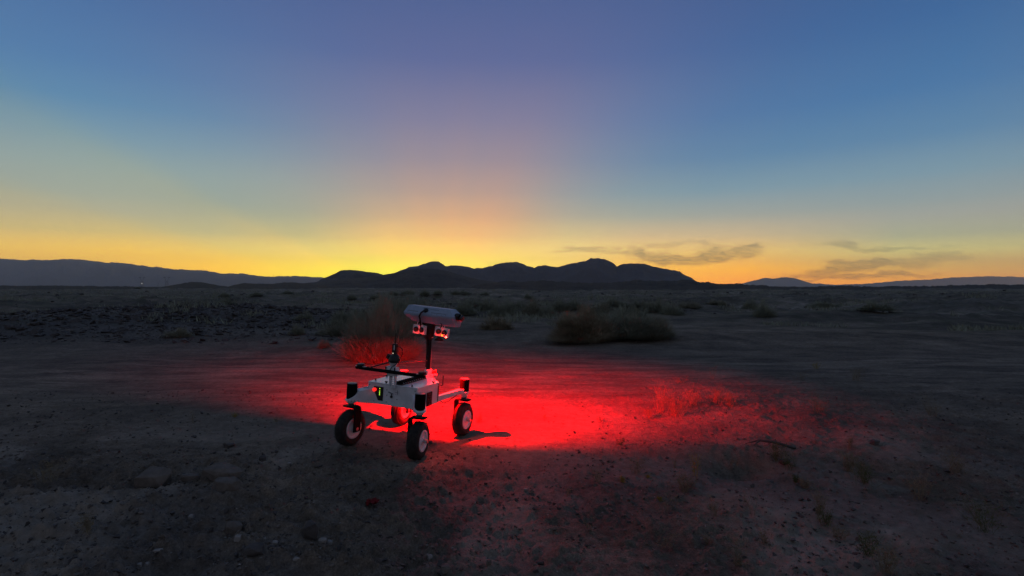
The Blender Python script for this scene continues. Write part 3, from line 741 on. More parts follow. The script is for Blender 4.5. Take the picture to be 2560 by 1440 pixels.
def corner(su, sv, steer):
    cu, cv_ = su * A2, sv * B2
    T = Matrix.Translation((cu, cv_, 0))
    mt = R_(MB().lathe([(.0455, .268), (.0470, .274), (.0470, .398), (.0455, .405), (.038, .4085), (0, .4085)], 40, T), 'steering_motor', M['motor'])
    R_(MB().lathe([(.0440, .4065), (.0440, .4090), (.041, .4105), (0, .4105)], 40, T), 'motor_cap', M['cap'], mt)
    if sv > 0:
        rg = R_(MB().lathe([(.040, .262), (.0515, .264), (.0515, .282), (.0480, .284)], 36, T), 'mount_ring', M['white'])
        mbx = MB()
        for k in range(10):
            a = 2 * math.pi * k / 10; mbx.box((cu + .0515 * math.cos(a), cv_ + .0515 * math.sin(a), .273), (.005, .005, .005))
        R_(mbx, 'bolt', M['black'], rg)['kind'] = 'stuff'
    R_(MB().lathe([(.030, .226), (.036, .228), (.040, .236), (.040, .250), (.046, .256), (.046, .264)], 36, T), 'bearing_collar', M['white'])
    R_(MB().lathe([(.033, .204), (.033, .209), (.026, .211), (.026, .228)], 28, T), 'fork_neck', M['black'])
    # turning group: fork and wheel share the steering angle
    RZ = Matrix.Rotation(steer, 4, 'Z')
    inn = -su
    fk = MB()
    tk = .014; x0 = inn * .088; rad = .030
    outer = [(-inn * .055, .204), ]
    prof = [(-inn * .062, .204), (-inn * .062, .204 - tk)]
    ang = [i * math.pi / 2 / 6 for i in range(7)]
    inner_arc = [(x0 - inn * (tk + (rad - tk)) + inn * (rad - tk) * math.sin(a), .204 - rad + (rad - tk) * math.cos(a)) for a in ang]
    outer_arc = [(x0 - inn * rad + inn * rad * math.sin(a), .204 - rad + rad * math.cos(a)) for a in ang]
    prof += inner_arc + [(x0 - inn * tk, .0), (x0 - inn * tk, -.026), (x0, -.026), (x0, .0)] + outer_arc[::-1]
    yw = .042
    m_ = MB().prism(prof, -yw, yw, 1)
    m_.v = [tuple(T @ RZ @ Vector(p)) for p in m_.v]
    fork = R_(m_, 'wheel_fork', M['blackmetal'], bevel=.003)
    # wheel about its axle (local x)
    wh = bpy.data.objects.new('wheel', None); C.objects.link(wh); wh.parent = rover
    wh.matrix_local = Matrix.Translation((cu, cv_, WR)) @ RZ
    AX = Matrix.Rotation(math.pi / 2, 4, 'Y')
    R0, hw = WR, .053
    pr = [(.094, -hw * .86), (.104, -hw * .97), (.122, -hw), (.140, -hw * .93), (.152, -hw * .72), (.1590, -hw * .42), (R0, -hw * .12), (R0, hw * .12), (.1590, hw * .42), (.152, hw * .72), (.140, hw * .93), (.122, hw), (.104, hw * .97), (.094, hw * .86)]
    MB().lathe(pr + [pr[0]], 64, AX, caps=False).build('tyre', M['tyre'], wh)
    rb = MB()
    for k in range(72):
        a = 2 * math.pi * k / 72
        for off, l in ((-.030, .014), (0.0, .016), (.030, .014)):
            rr_ = R0 + .0004 - (abs(off) / .053) ** 2.4 * .0165
            rb.box((off, math.sin(a) * rr_, math.cos(a) * rr_), (l * 1.5, .0035, .004), Matrix.Rotation(-a, 3, 'X'))
    rb.build('tread_rib', M['tyre'], wh)['kind'] = 'stuff'
    for sg in (-1, 1):
        rm = MB(); Q = AX @ Matrix.Scale(sg, 4, (0, 0, 1))
        rm.lathe([(.092, hw * .80), (.0945, hw * .92), (.0925, hw * .97), (.072, hw * .90), (.068, hw * .70), (.052, hw * .66), (.0, hw * .66)], 48, Q)
        rm.build('rim', M['white'], wh)
        cp = MB(); cp.lathe([(.037, hw * .66), (.037, hw * .84), (.033, hw * .90), (.0, hw * .90)], 32, Q); cp.build('hub_cap', M['white'], wh)
        lg = MB()
        for k in range(14):
            a = 2 * math.pi * k / 14
            lg.box((sg * hw * .73, .053 * math.sin(a), .053 * math.cos(a)), (.006, .011, .016), Matrix.Rotation(-a, 3, 'X'))
        lg.build('rim_slot', M['black'], wh)['kind'] = 'stuff'
    st_ = MB(); st_.lathe([(.016, -.09), (.016, .09)], 16, AX); st_.build('axle', M['steel'], wh)


arm_front(-1); arm_front(1); arm_rear(-1); arm_rear(1)
corner(-1, -1, math.radians(-5)); corner(1, -1, math.radians(9)); corner(1, 1, 0.0); corner(-1, 1, math.radians(3))

# instrument post with the long antenna bar
PV = -.335
mb = MB()
for uu in (-.011, .041): mb.box((uu, PV, .46), (.006, .034, .112))
for k in range(7): mb.box((.015, PV - .014, .410 + .0165 * k), (.052, .004, .0065))
mb.box((.015, PV - .014, .46), (.007, .0042, .112)); mb.box((.015, PV, .404), (.064, .04, .006))
R_(mb, 'perforated_post', M['white'])
mb = MB(); mb.box((.012, PV, .548), (.09, .060, .078)); mb.box((-.038, PV - .004, .575), (.022, .05, .035)); mb.box((.064, PV, .54), (.02, .05, .05))
clamp = R_(mb, 'bar_clamp', M['white'], bevel=.004)
mb = MB(); mb.box((-.044, PV - .032, .578), (.012, .004, .02)); mb.box((.05, PV - .032, .575), (.012, .004, .03)); mb.lathe([(.012, 0), (.012, .01)], 10, Matrix.Translation((.0, PV, .498)))
R_(mb, 'clamp_bolt', M['black'], clamp)['kind'] = 'stuff'
R_(MB().lathe([(.022, .586), (.024, .592), (.038, .622), (.040, .632)], 24, Matrix.Translation((.013, PV, 0))), 'radio_neck', M['white'])
R_(MB().lathe([(.052, .632), (.056, .640), (.052, .668), (.038, .694), (.022, .706), (0, .708)], 24, Matrix.Translation((.022, PV, 0))), 'radio_mount', M['black'])
R_(MB().box((-.036, PV - .01, .682), (.030, .034, .042), Matrix.Rotation(.5, 3, 'Y')), 'mount_knob', M['black'], bevel=.003)
mb = MB().box((.019, PV, .752), (.042, .030, .096))
rb_ = R_(mb, 'radio_box', M['black'], bevel=.003)
R_(MB().box((.022, PV - .0158, .765), (.010, .0015, .045)), 'radio_label', M['label'], rb_)
R_(MB().box((.012, PV - .0158, .714), (.008, .002, .006)), 'radio_light', M['led_white'], rb_)
R_(MB().tube([(.019, PV, .80), (.021, PV, .84), (.024, PV, .90)], [.0055, .0045, .0025], 8), 'whip_antenna', M['black'])
R_(MB().tube([(.04, PV, .775), (.075, PV, .775), (.098, PV, .755), (.105, PV - .005, .715), (.088, PV - .01, .672), (.055, PV - .025, .62), (.02, PV - .034, .59), (-.002, PV - .035, .56)], .0035, 6), 'radio_cable', M['black'])
bar = R_(MB().box((.01, -.385, .551), (.735, .030, .027)), 'antenna_bar', M['blackmetal'], bevel=.004)
for uu in (-.306, .350):
    d_ = R_(MB().lathe([(.033, .566), (.038, .570), (.038, .586), (.030, .590), (0, .590)], 28, Matrix.Translation((uu, -.385, 0))), 'antenna_disc', M['black'], bar)
    R_(MB().box((uu, -.385, .566), (.108, .030, .004)), 'mount_tab', M['white'], bar, bevel=.001)
R_(MB().tube([(-.02, PV + .01, .630), (-.20, -.375, .568)], .0062, 8), 'strut', M['pole'])
R_(MB().tube([(.055, PV + .02, .630), (.052, .19, .588)], .0062, 8), 'strut', M['pole'])

# mast
MU, MV = .048, .225
mb = MB(); mb.lathe([(.050, TOP - .01), (.050, TOP + .018), (.036, TOP + .028), (.036, TOP + .075), (.030, TOP + .082)], 28, Matrix.Translation((MU, MV, 0)))
mb.box((MU, MV - .01, TOP - .03), (.13, .10, .05))
mbase = R_(mb, 'mast_base', M['white'], bevel=.002)
for uu, vv in ((.055, -.01), (.07, .03), (-.055, .0)):
    R_(MB().tube([(MU + uu * .6, MV + vv, TOP + .02), (MU + uu, MV + vv - .01, TOP + .035), (MU + uu * 1.3, MV + vv - .01, TOP + .030)], .008, 10), 'connector', M['white'], mbase)
R_(MB().lathe([(.0245, TOP + .02), (.0245, .93)], 32, Matrix.Translation((MU, MV, 0))), 'mast_pole', M['pole'])
for uu in (-.0285, .0285): R_(MB().tube([(MU + uu, MV - .008, .50), (MU + uu, MV - .008, .815)], .0022, 6), 'guide_rod', M['steel'])
for uu in (-.034, .034): R_(MB().box((MU + uu, MV - .008, .817), (.014, .014, .008)), 'rod_clamp', M['steel'])
mb = MB(); mb.lathe([(.028, .80), (.034, .83), (.048, .875), (.052, .90), (.052, .955)], 20, Matrix.Translation((MU + .002, MV, 0)))
mb.box((MU - .005, MV, .975), (.13, .09, .06)); mb.box((MU + .02, MV - .01, 1.012), (.19, .10, .012)); mb.box((MU - .055, MV, .93), (.035, .07, .09))
R_(mb, 'pan_tilt_unit', M['black'], bevel=.003)

# camera housing: faceted case, widest at its waist
def hring(u0, u1, v0, v1, w0, w1, ch=.0):
    return [(u0, v0, w0), (u1, v0, w1), (u1, v1, w1), (u0, v1, w0)]
HV = .225
rings = [hring(-.125, .352, HV - .060, HV + .05, .970, .944), hring(-.20, .352, HV - .105, HV + .10, 1.036, 1.024), hring(-.208, .350, HV - .108, HV + .104, 1.056, 1.046), hring(-.185, .288, HV - .055, HV + .06, 1.128, 1.112)]
head = R_(MB().loft(rings), 'camera_housing', M['housing'], bevel=.002)
def on_upper(u, t, off=.001):
    """point on the sloping front upper face, t from the waist to the top edge"""
    a = Vector((u, HV - .108, 1.051 - u * .018)); b = Vector((u, HV - .055, 1.122 - (u + .185) * .034)); p = a + (b - a) * t
    n = Vector((0, -(b.z - a.z), (b.y - a.y))).normalized(); return p + n * off, n
for k in range(9):
    p, n = on_upper(.085 + .0105 * k, .70); q, _ = on_upper(.079 + .0105 * k, .92)
    R_(MB().bar(p, q, .004, .003, up=n), 'vent_slot', M['black'], head)
p, n = on_upper(-.005, .86); q, _ = on_upper(.065, .90)
R_(MB().bar(p, q, .009, .004, up=n), 'latch', M['grille'], head)
for u0, u1, t in ((-.17, -.05, .30), (.10, .27, .30)):
    p, n = on_upper(u0, t); q, _ = on_upper(u1, t); R_(MB().bar(p, q, .006, .004, up=n), 'seam', M['cap'], head)
mb = MB()
for u in (-.16, -.10, .11, .17, .22, .27):
    for t in (.12, .88 if u < .2 else .8): p, n = on_upper(u, t); mb.box(p, (.005, .005, .005))
R_(mb, 'housing_screw', M['grille'], head)['kind'] = 'stuff'
mb = MB(); mb.lathe([(.034, -.01), (.036, .006), (.036, .030), (.030, .034), (.020, .030), (.018, .022), (0, .022)], 28, Matrix.Translation((.348, HV - .02, 1.046)) @ Matrix.Rotation(math.radians(98), 4, 'Y') @ Matrix.Rotation(.12, 4, 'X'))
ln = R_(mb, 'lens_barrel', M['black'], head)
R_(MB().lathe([(.026, 0), (.030, .022), (.024, .028)], 24, Matrix.Translation((.382, HV - .01, 1.036)) @ Matrix.Rotation(math.radians(105), 4, 'Y')), 'lens_hood', M['grille'], head)
p, n = on_upper(.035, .52, .004)
R_(MB().lathe([(.024, -.004), (.024, .010), (.018, .014), (0, .014)], 20, Matrix.Translation(p) @ n.to_track_quat('Z', 'Y').to_matrix().to_4x4()), 'cable_gland', M['black'], head)
R_(MB().tube([p + n * .012, (.012, HV - .135, 1.065), (-.004, HV - .14, 1.03), (-.012, HV - .11, 1.0), (-.022, HV - .085, .965), (-.022, HV - .075, .925), (-.005, HV - .065, .885), (.02, HV - .05, .845), (.036, HV - .035, .80), (.040, HV - .029, .70), (.040, HV - .029, .52)], .0095, 10), 'camera_cable', M['black'])
R_(MB().tube([(-.05, HV - .05, .99), (-.062, HV - .06, .93), (-.045, HV - .06, .87), (0, HV - .045, .83), (.03, HV - .03, .79)], .006, 8), 'camera_cable', M['black'])
R_(MB().bar((.215, HV - .045, .975), (.205, HV - .07, .925), .004, .03, up=(0, 1, 0)), 'camera_bracket', M['white'])
R_(MB().bar((-.06, HV - .03, .985), (-.055, HV - .05, .925), .05, .005, up=(0, 1, 0)), 'camera_bracket', M['white'])
R_(MB().bar((.24, HV - .04, .975), (.232, HV - .06, .92), .004, .014, up=(0, 1, 0)), 'camera_bracket', M['white'])
R_(MB().tube([(.196, HV - .05, .955), (.205, HV - .07, .972), (.216, HV - .07, .955), (.205, HV - .08, .925)], .006, 8), 'strap', M['black'])


def cam_box(u, w, rz, tilt, glow=False):
    Q = Matrix.Translation((u, HV - .075, w)) @ Matrix.Rotation(rz, 4, 'Z') @ Matrix.Rotation(tilt, 4, 'Y')
    def tr(m_): m_.v = [tuple(Q @ Vector(p)) for p in m_.v]; return m_
    bx = R_(tr(MB().box((0, 0, 0), (.074, .028, .088))), 'small_camera', M['white'], bevel=.002)
    l_ = R_(tr(MB().lathe([(.026, 0), (.026, .012), (.022, .022), (.016, .023), (.014, .017), (0, .017)], 24, Matrix.Translation((0, -.0142, 0)) @ Matrix.Rotation(math.pi / 2, 4, 'X'))), 'camera_lens', M['black'], bx)
    mm = MB()
    for a in (-1, 1):
        for b in (-1, 1): mm.box((a * .030, -.0145, b * .037), (.005, .003, .005))
    R_(tr(mm), 'camera_screw', M['grille'], bx)
    if glow:
        R_(tr(MB().tube([(-.022, -.016, -.012), (-.026, -.017, -.036)], .0065, 8)), 'amber_lamp', M['led_amber'], bx)
cam_box(-.062, .895, .10, .05); cam_box(.012, .892, -.42, .06); cam_box(.185, .893, .42, .12); cam_box(.262, .886, -.10, .13, True)

# the red work lamp at the rear of the mast foot: a small cylinder and the light it gives
LU, LV, LW = .105, .262, .470
R_(MB().tube([(MU + .03, MV + .02, TOP + .045), (LU - .012, LV - .006, LW)], .007, 8), 'lamp_bracket', M['black'])
R_(MB().lathe([(.011, -.014), (.014, -.010), (.014, .010), (.009, .016), (0, .017)], 20, Matrix.Translation((LU, LV, LW))), 'red_lamp', M['beacon'], label='small glowing red lamp behind the foot of the mast')


def lamp(name, kind, loc, energy, col=(1, 0, 0), target=None, size=.02, angle=None, blend=None):
    d = bpy.data.lights.new(name, kind); d.energy = energy; d.color = col
    o = bpy.data.objects.new(name, d); C.objects.link(o); o.parent = rover
    o.location = Vector(loc) + Vector((0, 0, WR)); d.shadow_soft_size = size
    if kind == 'SPOT':
        d.spot_size = angle; d.spot_blend = blend
        dv = Vector(target) - Vector(loc); o.rotation_euler = dv.to_track_quat('-Z', 'Y').to_euler()
    return o
lamp('red_lamp_light', 'POINT', (LU + .012, LV - .012, LW), LAMP_BASE, col=(1, 0, 0), size=.012)
# flood lamp under the camera housing, thrown away from the viewer, and the small lamp on the right-hand camera
FL = (.132, .262, .800)
fl_ = R_(MB().lathe([(.010, .022), (.012, .010), (.008, .002), (0, .0)], 20, Matrix.Translation(FL)), 'flood_lamp', M['beacon'])
R_(MB().lathe([(.009, .030), (.050, -.0092), (.0515, -.0092), (.011, .034), (.0, .034)], 28, Matrix.Translation(FL), caps=False), 'added_beam_shade', M['black'])  # cone added to cut off the upper part of the flood beam
R_(MB().tube([(MU + .02, MV + .01, .855), (FL[0], FL[1], .855), (FL[0], FL[1], FL[2] + .032)], .006, 8), 'lamp_bracket', M['black'])
lamp('flood_light', 'SPOT', (FL[0], FL[1], FL[2] - .001), LAMP_SPOT, col=(1, 0, 0), target=(FL[0] - .12, FL[1] + 1.0, FL[2] - .44), size=.003, angle=math.radians(164), blend=.92)
lamp('camera_light', 'SPOT', (.245, .095, .862), LAMP_WASH, col=(1, .05, .03), target=(.245 + .93, .095 - .16, .862 - .85), size=.02, angle=math.radians(106), blend=.6)
for uu in (-.03, .225): lamp('added_camera_fill', 'SPOT', (uu, .03, .845), LAMP_FILL, col=(1, .03, .02), target=(uu, 1.03, .945), size=.01, angle=math.radians(78), blend=.3)  # added fill spots that redden the small cameras' faces, no lamp body here

# ------------------------------------------------------------------ rocks and stones
rng = random.Random(7)


def hull_mesh(name, dims, seed, n=26, flat=1.0, pw=.55):
    r = random.Random(seed); bm = bmesh.new()
    for _ in range(n):
        v = Vector((r.gauss(0, 1), r.gauss(0, 1), r.gauss(0, 1))).normalized()
        v = Vector([math.copysign(abs(c) ** pw, c) for c in v]) * r.uniform(.8, 1.0)
        bm.verts.new((v.x * dims[0] / 2, v.y * dims[1] / 2, v.z * dims[2] / 2))
    res = bmesh.ops.convex_hull(bm, input=bm.verts)
    bmesh.ops.delete(bm, geom=list({g for g in res['geom_interior'] + res['geom_unused'] if isinstance(g, bmesh.types.BMVert)}), context='VERTS')
    bmesh.ops.recalc_face_normals(bm, faces=bm.faces)
    me = bpy.data.meshes.new(name); bm.to_mesh(me); bm.free()
    return me


def rock(px, py, wpx, hpx, mat, label, seed, dep=.7, rz=0.0, tilt=0.0, group=None, n=30, pw=.6):
    x, y, z = spot(px, py)
    k = y / FPX
    w, h = wpx * k, hpx * k
    me = hull_mesh('rock', (w, w * dep, h * 1.5), seed, n, pw=pw); me.materials.append(M[mat])
    o = bpy.data.objects.new('rock', me); C.objects.link(o)
    o.location = (x, y + w * dep * .25, z + h * .30); o.rotation_euler = (tilt, tilt * .6, rz)
    b = o.modifiers.new('bevel', 'BEVEL'); b.width = min(w, h) * .05; b.segments = 2
    tag(o, label, 'rock', group)
    return o


G1 = 'large stones lying in the foreground'
rock(372, 1212, 98, 36, 'rock', 'broad flat-topped slab at the far left, largest in the row of slabs', 1, .6, .15, .06, G1)
rock(468, 1203, 50, 17, 'rock', 'thin small slab lying between the two broad left-hand slabs', 2, .6, .3, .05, G1)
rock(545, 1200, 110, 34, 'rock', 'wide low slab behind the pointed slab, left of the rover', 3, .6, -.1, .04, G1)
rock(556, 1232, 86, 34, 'rock', 'pointed tilted slab in front of the wide low slab', 4, .5, .35, .14, G1)
rock(771, 1343, 44, 38, 'rock_dark', 'dark upright block standing in the left foreground', 5, .8, .4, .1, G1)
rock(578, 1334, 46, 28, 'rock', 'grey wedge-shaped stone left of the dark upright block', 6, .8, .7, .2, G1)
rock(594, 1352, 22, 14, 'rock_pale', 'small pale stone just in front of the grey wedge', 7, .8, .2, 0, G1)
rock(804, 1358, 24, 12, 'rock_pale', 'pale oblong stone right of the dark upright block', 8, .6, .3, 0, G1)
rock(823, 1362, 15, 10, 'rock_pale', 'little round stone touching the pale oblong one', 9, .9, 0, 0, G1)
rock(476, 1300, 14, 12, 'rock_pale', 'lone pale pebble midway between the slabs and the bottom edge', 10, .9, 0, 0, G1)
rock(686, 1364, 16, 12, 'rock_pale', 'rounded grey stone left of the dark upright block near a crust', 11, .9, 0, 0, G1)
rock(393, 1382, 26, 9, 'rock_pale', 'pale flat stone in the lower left corner area', 12, .6, .2, 0, G1)
rock(347, 1416, 12, 9, 'rock_pale', 'left of two small white pebbles at the lower left corner', 13, .9, 0, 0, G1)
rock(366, 1414, 12, 8, 'rock_pale', 'right of two small white pebbles at the lower left corner', 14, .9, 0, 0, G1)
rock(625, 1386, 64, 20, 'rock_dark', 'dark low crusty lump with a pale edge at the bottom left', 15, .6, .2, .1, G1)
rock(740, 1403, 22, 8, 'rock_pale', 'pale sliver of stone at the bottom below the dark block', 16, .6, .2, 0, G1)
rock(570, 1119, 28, 10, 'rock_dark', 'dark stone lying alone on the slope left of the front wheel', 17, .7, .1, 0, G1)
rock(655, 1152, 20, 12, 'rock_dark', 'dark stone down the slope left of and below the front wheel', 18, .8, .5, 0, G1)
rock(722, 1162, 12, 6, 'rock_pale', 'light chip on dark soil left of the rover', 19, .7, .1, 0, G1)
rock(940, 1300, 22, 10, 'rock', 'humped grey stone below the dark red scrap', 20, .7, .3, 0, G1)
rock(1075, 1398, 16, 10, 'rock_pale', 'pale blue-grey stone at the bottom centre', 21, .8, .3, 0, G1)
rock(1112, 1432, 30, 16, 'rock', 'grey stone cut by the bottom edge near the centre', 22, .8, .3, 0, G1)
rock(1222, 1412, 14, 12, 'rock', 'small peaked stone at the bottom right of centre', 23, .8, .7, .2, G1)
rock(1062, 1178, 11, 6, 'rock', 'small stone on red-lit soil just below the nearest wheel', 24, .8, .3, 0, G1)
rock(1313, 1226, 9, 5, 'rock_pale', 'tiny pale stone in the reddish soil right of the rover', 25, .8, .3, 0, G1)
rock(1076, 1110, 10, 8, 'rock_dark', 'dark round stone beside the hub of the nearest wheel', 26, .9, .3, 0, G1)
rock(1350, 1412, 22, 9, 'rock_dark', 'dark flat stone on the bottom edge right of centre', 27, .8, .3, 0, G1)
rock(1965, 1160, 30, 12, 'rock_dark', 'dark stone beside the undercut hollow in the right bank', 28, .8, .3, 0, G1)
rock(2190, 1110, 26, 10, 'rock_dark', 'dark stone near the right edge above the sandy channel', 29, .8, .3, 0, G1)


def scatter(name, pts, mats, seed, flatness=(.4, .9), sizes=None, kind='stuff'):
    """many small angular stones joined into one mesh of countless pieces"""
    r = np.random.RandomState(seed)
    # a few hull templates
    tm = []
    for k in range(6):
        me = hull_mesh('t', (1, 1, 1), seed * 10 + k, 9, pw=.7); bm = bmesh.new(); bm.from_mesh(me); bmesh.ops.triangulate(bm, faces=bm.faces)
        tm.append((np.array([v.co[:] for v in bm.verts]), np.array([[v.index for v in f.verts] for f in bm.faces]))); bm.free(); bpy.data.meshes.remove(me)
    V = []; F_ = []; b = 0
    for (x, y, z, s) in pts:
        v, f = tm[r.randint(6)]
        a = r.uniform(0, 6.28); fl = r.uniform(*flatness); st = r.uniform(.55, 1.0); tl = r.normal(0, .25)
        sc = v * np.array([s, s * st, s * fl])
        ct, stt = math.cos(tl), math.sin(tl); sc = np.stack([sc[:, 0] * ct + sc[:, 2] * stt, sc[:, 1], -sc[:, 0] * stt + sc[:, 2] * ct], -1)
        c, s_ = math.cos(a), math.sin(a)
        q = np.stack([sc[:, 0] * c - sc[:, 1] * s_ + x, sc[:, 0] * s_ + sc[:, 1] * c + y, sc[:, 2] + z + s * fl * .18], -1)
        V.append(q); F_.append(f + b); b += len(v)
    o = mesh_np(name, np.vstack(V), np.vstack(F_), M[mats], smooth=False); o['kind'] = kind
    return o


def cloud_pts(n, seed, fx, size):
    r = np.random.RandomState(seed); x, y = fx(r, n); z = terrain(x, y); s = size(r, len(x), x, y)
    return list(zip(x, y, z, s))


def near_xy(r, n):
    y = 2.4 * np.exp(r.uniform(0, 1.15, n)); x = y * r.uniform(-1.05, 1.05, n)
    keep = r.uniform(0, 1, n) < np.clip(.25 + .9 * (fbm(x, y, .8, 3, 91) + .2) + .3 * (x < 0) * (y < 4.8), .05, 1)
    keep &= ~((gauss(x, y, -.4, 5.9, 2.4, .8) > .35) & (r.uniform(0, 1, n) < .5))
    return x[keep], y[keep]
scatter('gravel', cloud_pts(30000, 1, near_xy, lambda r, n, x, y: .004 + .034 * r.uniform(0, 1, n) ** 5 + .003 * r.uniform(0, 1, n)), 'rock', 3)
scatter('gravel', cloud_pts(14000, 2, near_xy, lambda r, n, x, y: .005 + .045 * r.uniform(0, 1, n) ** 5), 'rock_dark', 4)
scatter('pebbles', cloud_pts(9000, 3, near_xy, lambda r, n, x, y: .003 + .018 * r.uniform(0, 1, n) ** 6), 'rock_pale', 5)


def rubble_xy(r, n):
    x = r.normal(-11.5, 4.2, n); y = r.normal(20, 3.6, n); k = (y > 13.5) & (x < -4.5 - .12 * (y - 14))
    return x[k], y[k]
scatter('rubble', cloud_pts(9000, 5, rubble_xy, lambda r, n, x, y: .05 + .30 * r.uniform(0, 1, n) ** 4), 'rock_dark', 6, (.15, .6))
scatter('rubble', cloud_pts(2600, 6, rubble_xy, lambda r, n, x, y: .04 + .20 * r.uniform(0, 1, n) ** 4), 'rock', 7, (.12, .4))


def mid_xy(r, n):
    y = 24 * np.exp(r.uniform(0, 1.6, n)); x = y * r.uniform(-1.0, 1.0, n); k = fbm(x, y, 18, 3, 95) > .02; return x[k], y[k]
scatter('scattered_stones', cloud_pts(5000, 8, mid_xy, lambda r, n, x, y: (.05 + .4 * r.uniform(0, 1, n) ** 5) * (y / 40)), 'rock_dark', 8, (.2, .6))


# ------------------------------------------------------------------ shrubs
def shrub_mesh(name, seed, W, Hh, n, blade, mat, droop=.55, spread=1.0, twig=3):
    """dome of thin arching stems, each with a few fine side shoots"""
    r = np.random.RandomState(seed)
    segs = 4
    a = r.uniform(0, 2 * np.pi, n); rad = np.sqrt(r.uniform(0, 1, n))
    bx = np.cos(a) * rad * W * .36; by = np.sin(a) * rad * W * .36
    lean = (rad ** 1.0) * spread * r.uniform(.55, 1.1, n)
    clump = .45 + 1.0 * vnoise(np.cos(a) * rad * 3.4 + 7, np.sin(a) * rad * 3.4 + 3, seed)
    Ln = Hh * clump * r.uniform(.45, 1.12, n) * np.maximum(1 - .85 * rad ** 2, .1) ** .75
    V = []; F_ = []; b = 0
    P = np.zeros((n, segs + 1, 3))
    for k in range(segs + 1):
        t = k / segs
        out = lean * t * (.45 + droop * t) * W * .24
        P[:, k, 0] = bx + np.cos(a) * out; P[:, k, 1] = by + np.sin(a) * out
        P[:, k, 2] = Ln * (t - .16 * lean * t * t)
    P[:, 1:, :2] += r.normal(0, W * .018, (n, segs, 2))
    def strips(P, w0):
        nonlocal b
        m, s1, _ = P.shape
        ang = r.uniform(0, np.pi, m); sd = np.stack([np.cos(ang), np.sin(ang), np.zeros(m)], -1)[:, None, :]
        wk = (w0 * np.linspace(1, .25, s1))[None, :, None]
        Lp = P + sd * wk / 2; Rp = P - sd * wk / 2
        q = np.concatenate([Lp, Rp], 1).reshape(-1, 3)
        base = b + np.arange(m)[:, None] * (2 * s1); k = np.arange(s1 - 1)[None, :]
        f = np.stack([base + k, base + k + 1, base + s1 + k + 1, base + s1 + k], -1).reshape(-1, 4)
        V.append(q); F_.append(f); b += len(q)
    strips(P, blade)
    for _ in range(twig):
        i = r.randint(0, n, n); k = r.randint(1, segs, n); p0 = P[i, k]; p1 = P[i, k + 1]
        d = (p1 - p0) * r.uniform(.5, 1.2, (n, 1)) + r.normal(0, W * .05, (n, 3)) + np.array([0, 0, W * .02])
        strips(np.stack([p0, p0 + d * .5, p0 + d + np.array([0, 0, -.01 * W])], 1), blade * .7)
    me_o = mesh_np(name, np.vstack(V), np.vstack(F_), M[mat], smooth=True)
    me = me_o.data; bpy.data.objects.remove(me_o)
    return me


SM = {}
def shrub(px, py, wpx, hpx, kind, label, seed, cat='shrub', group='shrubs on the desert floor', name='desert_shrub'):
    x, y, z = spot(px, py)
    k = y / FPX; W, Hh = wpx * k, hpx * k
    big = wpx > 90
    key = (kind, seed % 3, big)
    if big:
        bk = (kind, seed % 2)
        if bk not in SM: SM[bk] = shrub_mesh('shrub', seed, 1.0, 1.0, 3800, .0065, kind, twig=3)
        me = SM[bk]
    else:
        if key not in SM: SM[key] = shrub_mesh('shrub', seed % 3 + 50, 1.0, 1.0, 800, .016, kind, twig=2)
        me = SM[key]
    o = bpy.data.objects.new(name, me); C.objects.link(o)
    o.location = (x, y, z - .02); o.scale = (W * 1.25, W, Hh * 1.12); o.rotation_euler = (0, 0, seed * 1.7)
    tag(o, label, cat, group)
    return o


shrub(955, 893, 205, 112, 'shrub', 'largest bushy shrub, lit red at its foot, directly behind the rover', 1)
shrub(1000, 836, 160, 88, 'shrub_green', 'tall greenish shrub rising behind the large red-lit shrub, left of the mast head', 2)
shrub(872, 812, 100, 40, 'shrub_green', 'low dark green shrub just left behind the large red-lit shrub', 3)
shrub(920, 835, 110, 50, 'shrub_green', 'grey green shrub overlapping the left back of the large red-lit shrub', 4)
shrub(1460, 850, 165, 70, 'shrub_straw', 'straw coloured rounded shrub at the left end of the long thicket', 6)
shrub(1545, 840, 180, 66, 'shrub_green', 'grey green middle shrub of the long thicket right of the mast', 7)
shrub(1615, 842, 150, 50, 'shrub', 'trailing low shrub at the right end of the long thicket', 8)
shrub(1575, 800, 90, 36, 'shrub_green', 'dark shrub tucked behind the middle of the long thicket', 9)
shrub(1245, 790, 52, 34, 'shrub_green', 'dark rounded shrub right of the mast head, left of a close pair', 10)
shrub(1262, 785, 44, 30, 'shrub_green', 'dark shrub hard against the right of its rounded neighbour', 11)
shrub(1222, 775, 60, 26, 'shrub_green', 'pale green shrub behind the dark pair right of the mast head', 12)
shrub(1180, 768, 60, 20, 'shrub_green', 'flat distant shrub just right of the camera housing', 13)
shrub(1330, 785, 62, 32, 'shrub', 'brown green shrub midway between the mast and the thicket', 14)
shrub(1365, 790, 48, 24, 'shrub_green', 'low shrub touching the brown green one on its right', 15)
shrub(1400, 775, 66, 28, 'shrub_green', 'green domed shrub just beyond the left end of the thicket', 16)
shrub(1440, 772, 60, 20, 'shrub_green', 'small flat shrub right of the green domed one', 17)
shrub(1500, 780, 70, 22, 'shrub', 'low shrub showing over the top of the thicket, its left one', 18)
shrub(1640, 778, 74, 30, 'shrub_green', 'dark green shrub beyond the right end of the thicket', 19)
shrub(1680, 786, 56, 22, 'shrub_green', 'low dark shrub next to the dark green one beyond the thicket', 20)
shrub(1600, 770, 60, 18, 'shrub_green', 'small distant shrub above the right part of the thicket', 21)
shrub(1876, 772, 34, 24, 'shrub_green', 'smaller of the lone pair of round shrubs out on the right plain', 22)
shrub(1911, 792, 60, 32, 'shrub_green', 'larger of the lone pair of round shrubs out on the right plain', 23)
shrub(1243, 824, 74, 30, 'shrub_straw', 'dry straw tuft on bare sand between mast and thicket', 24, 'grass tuft', name='grass_tuft')
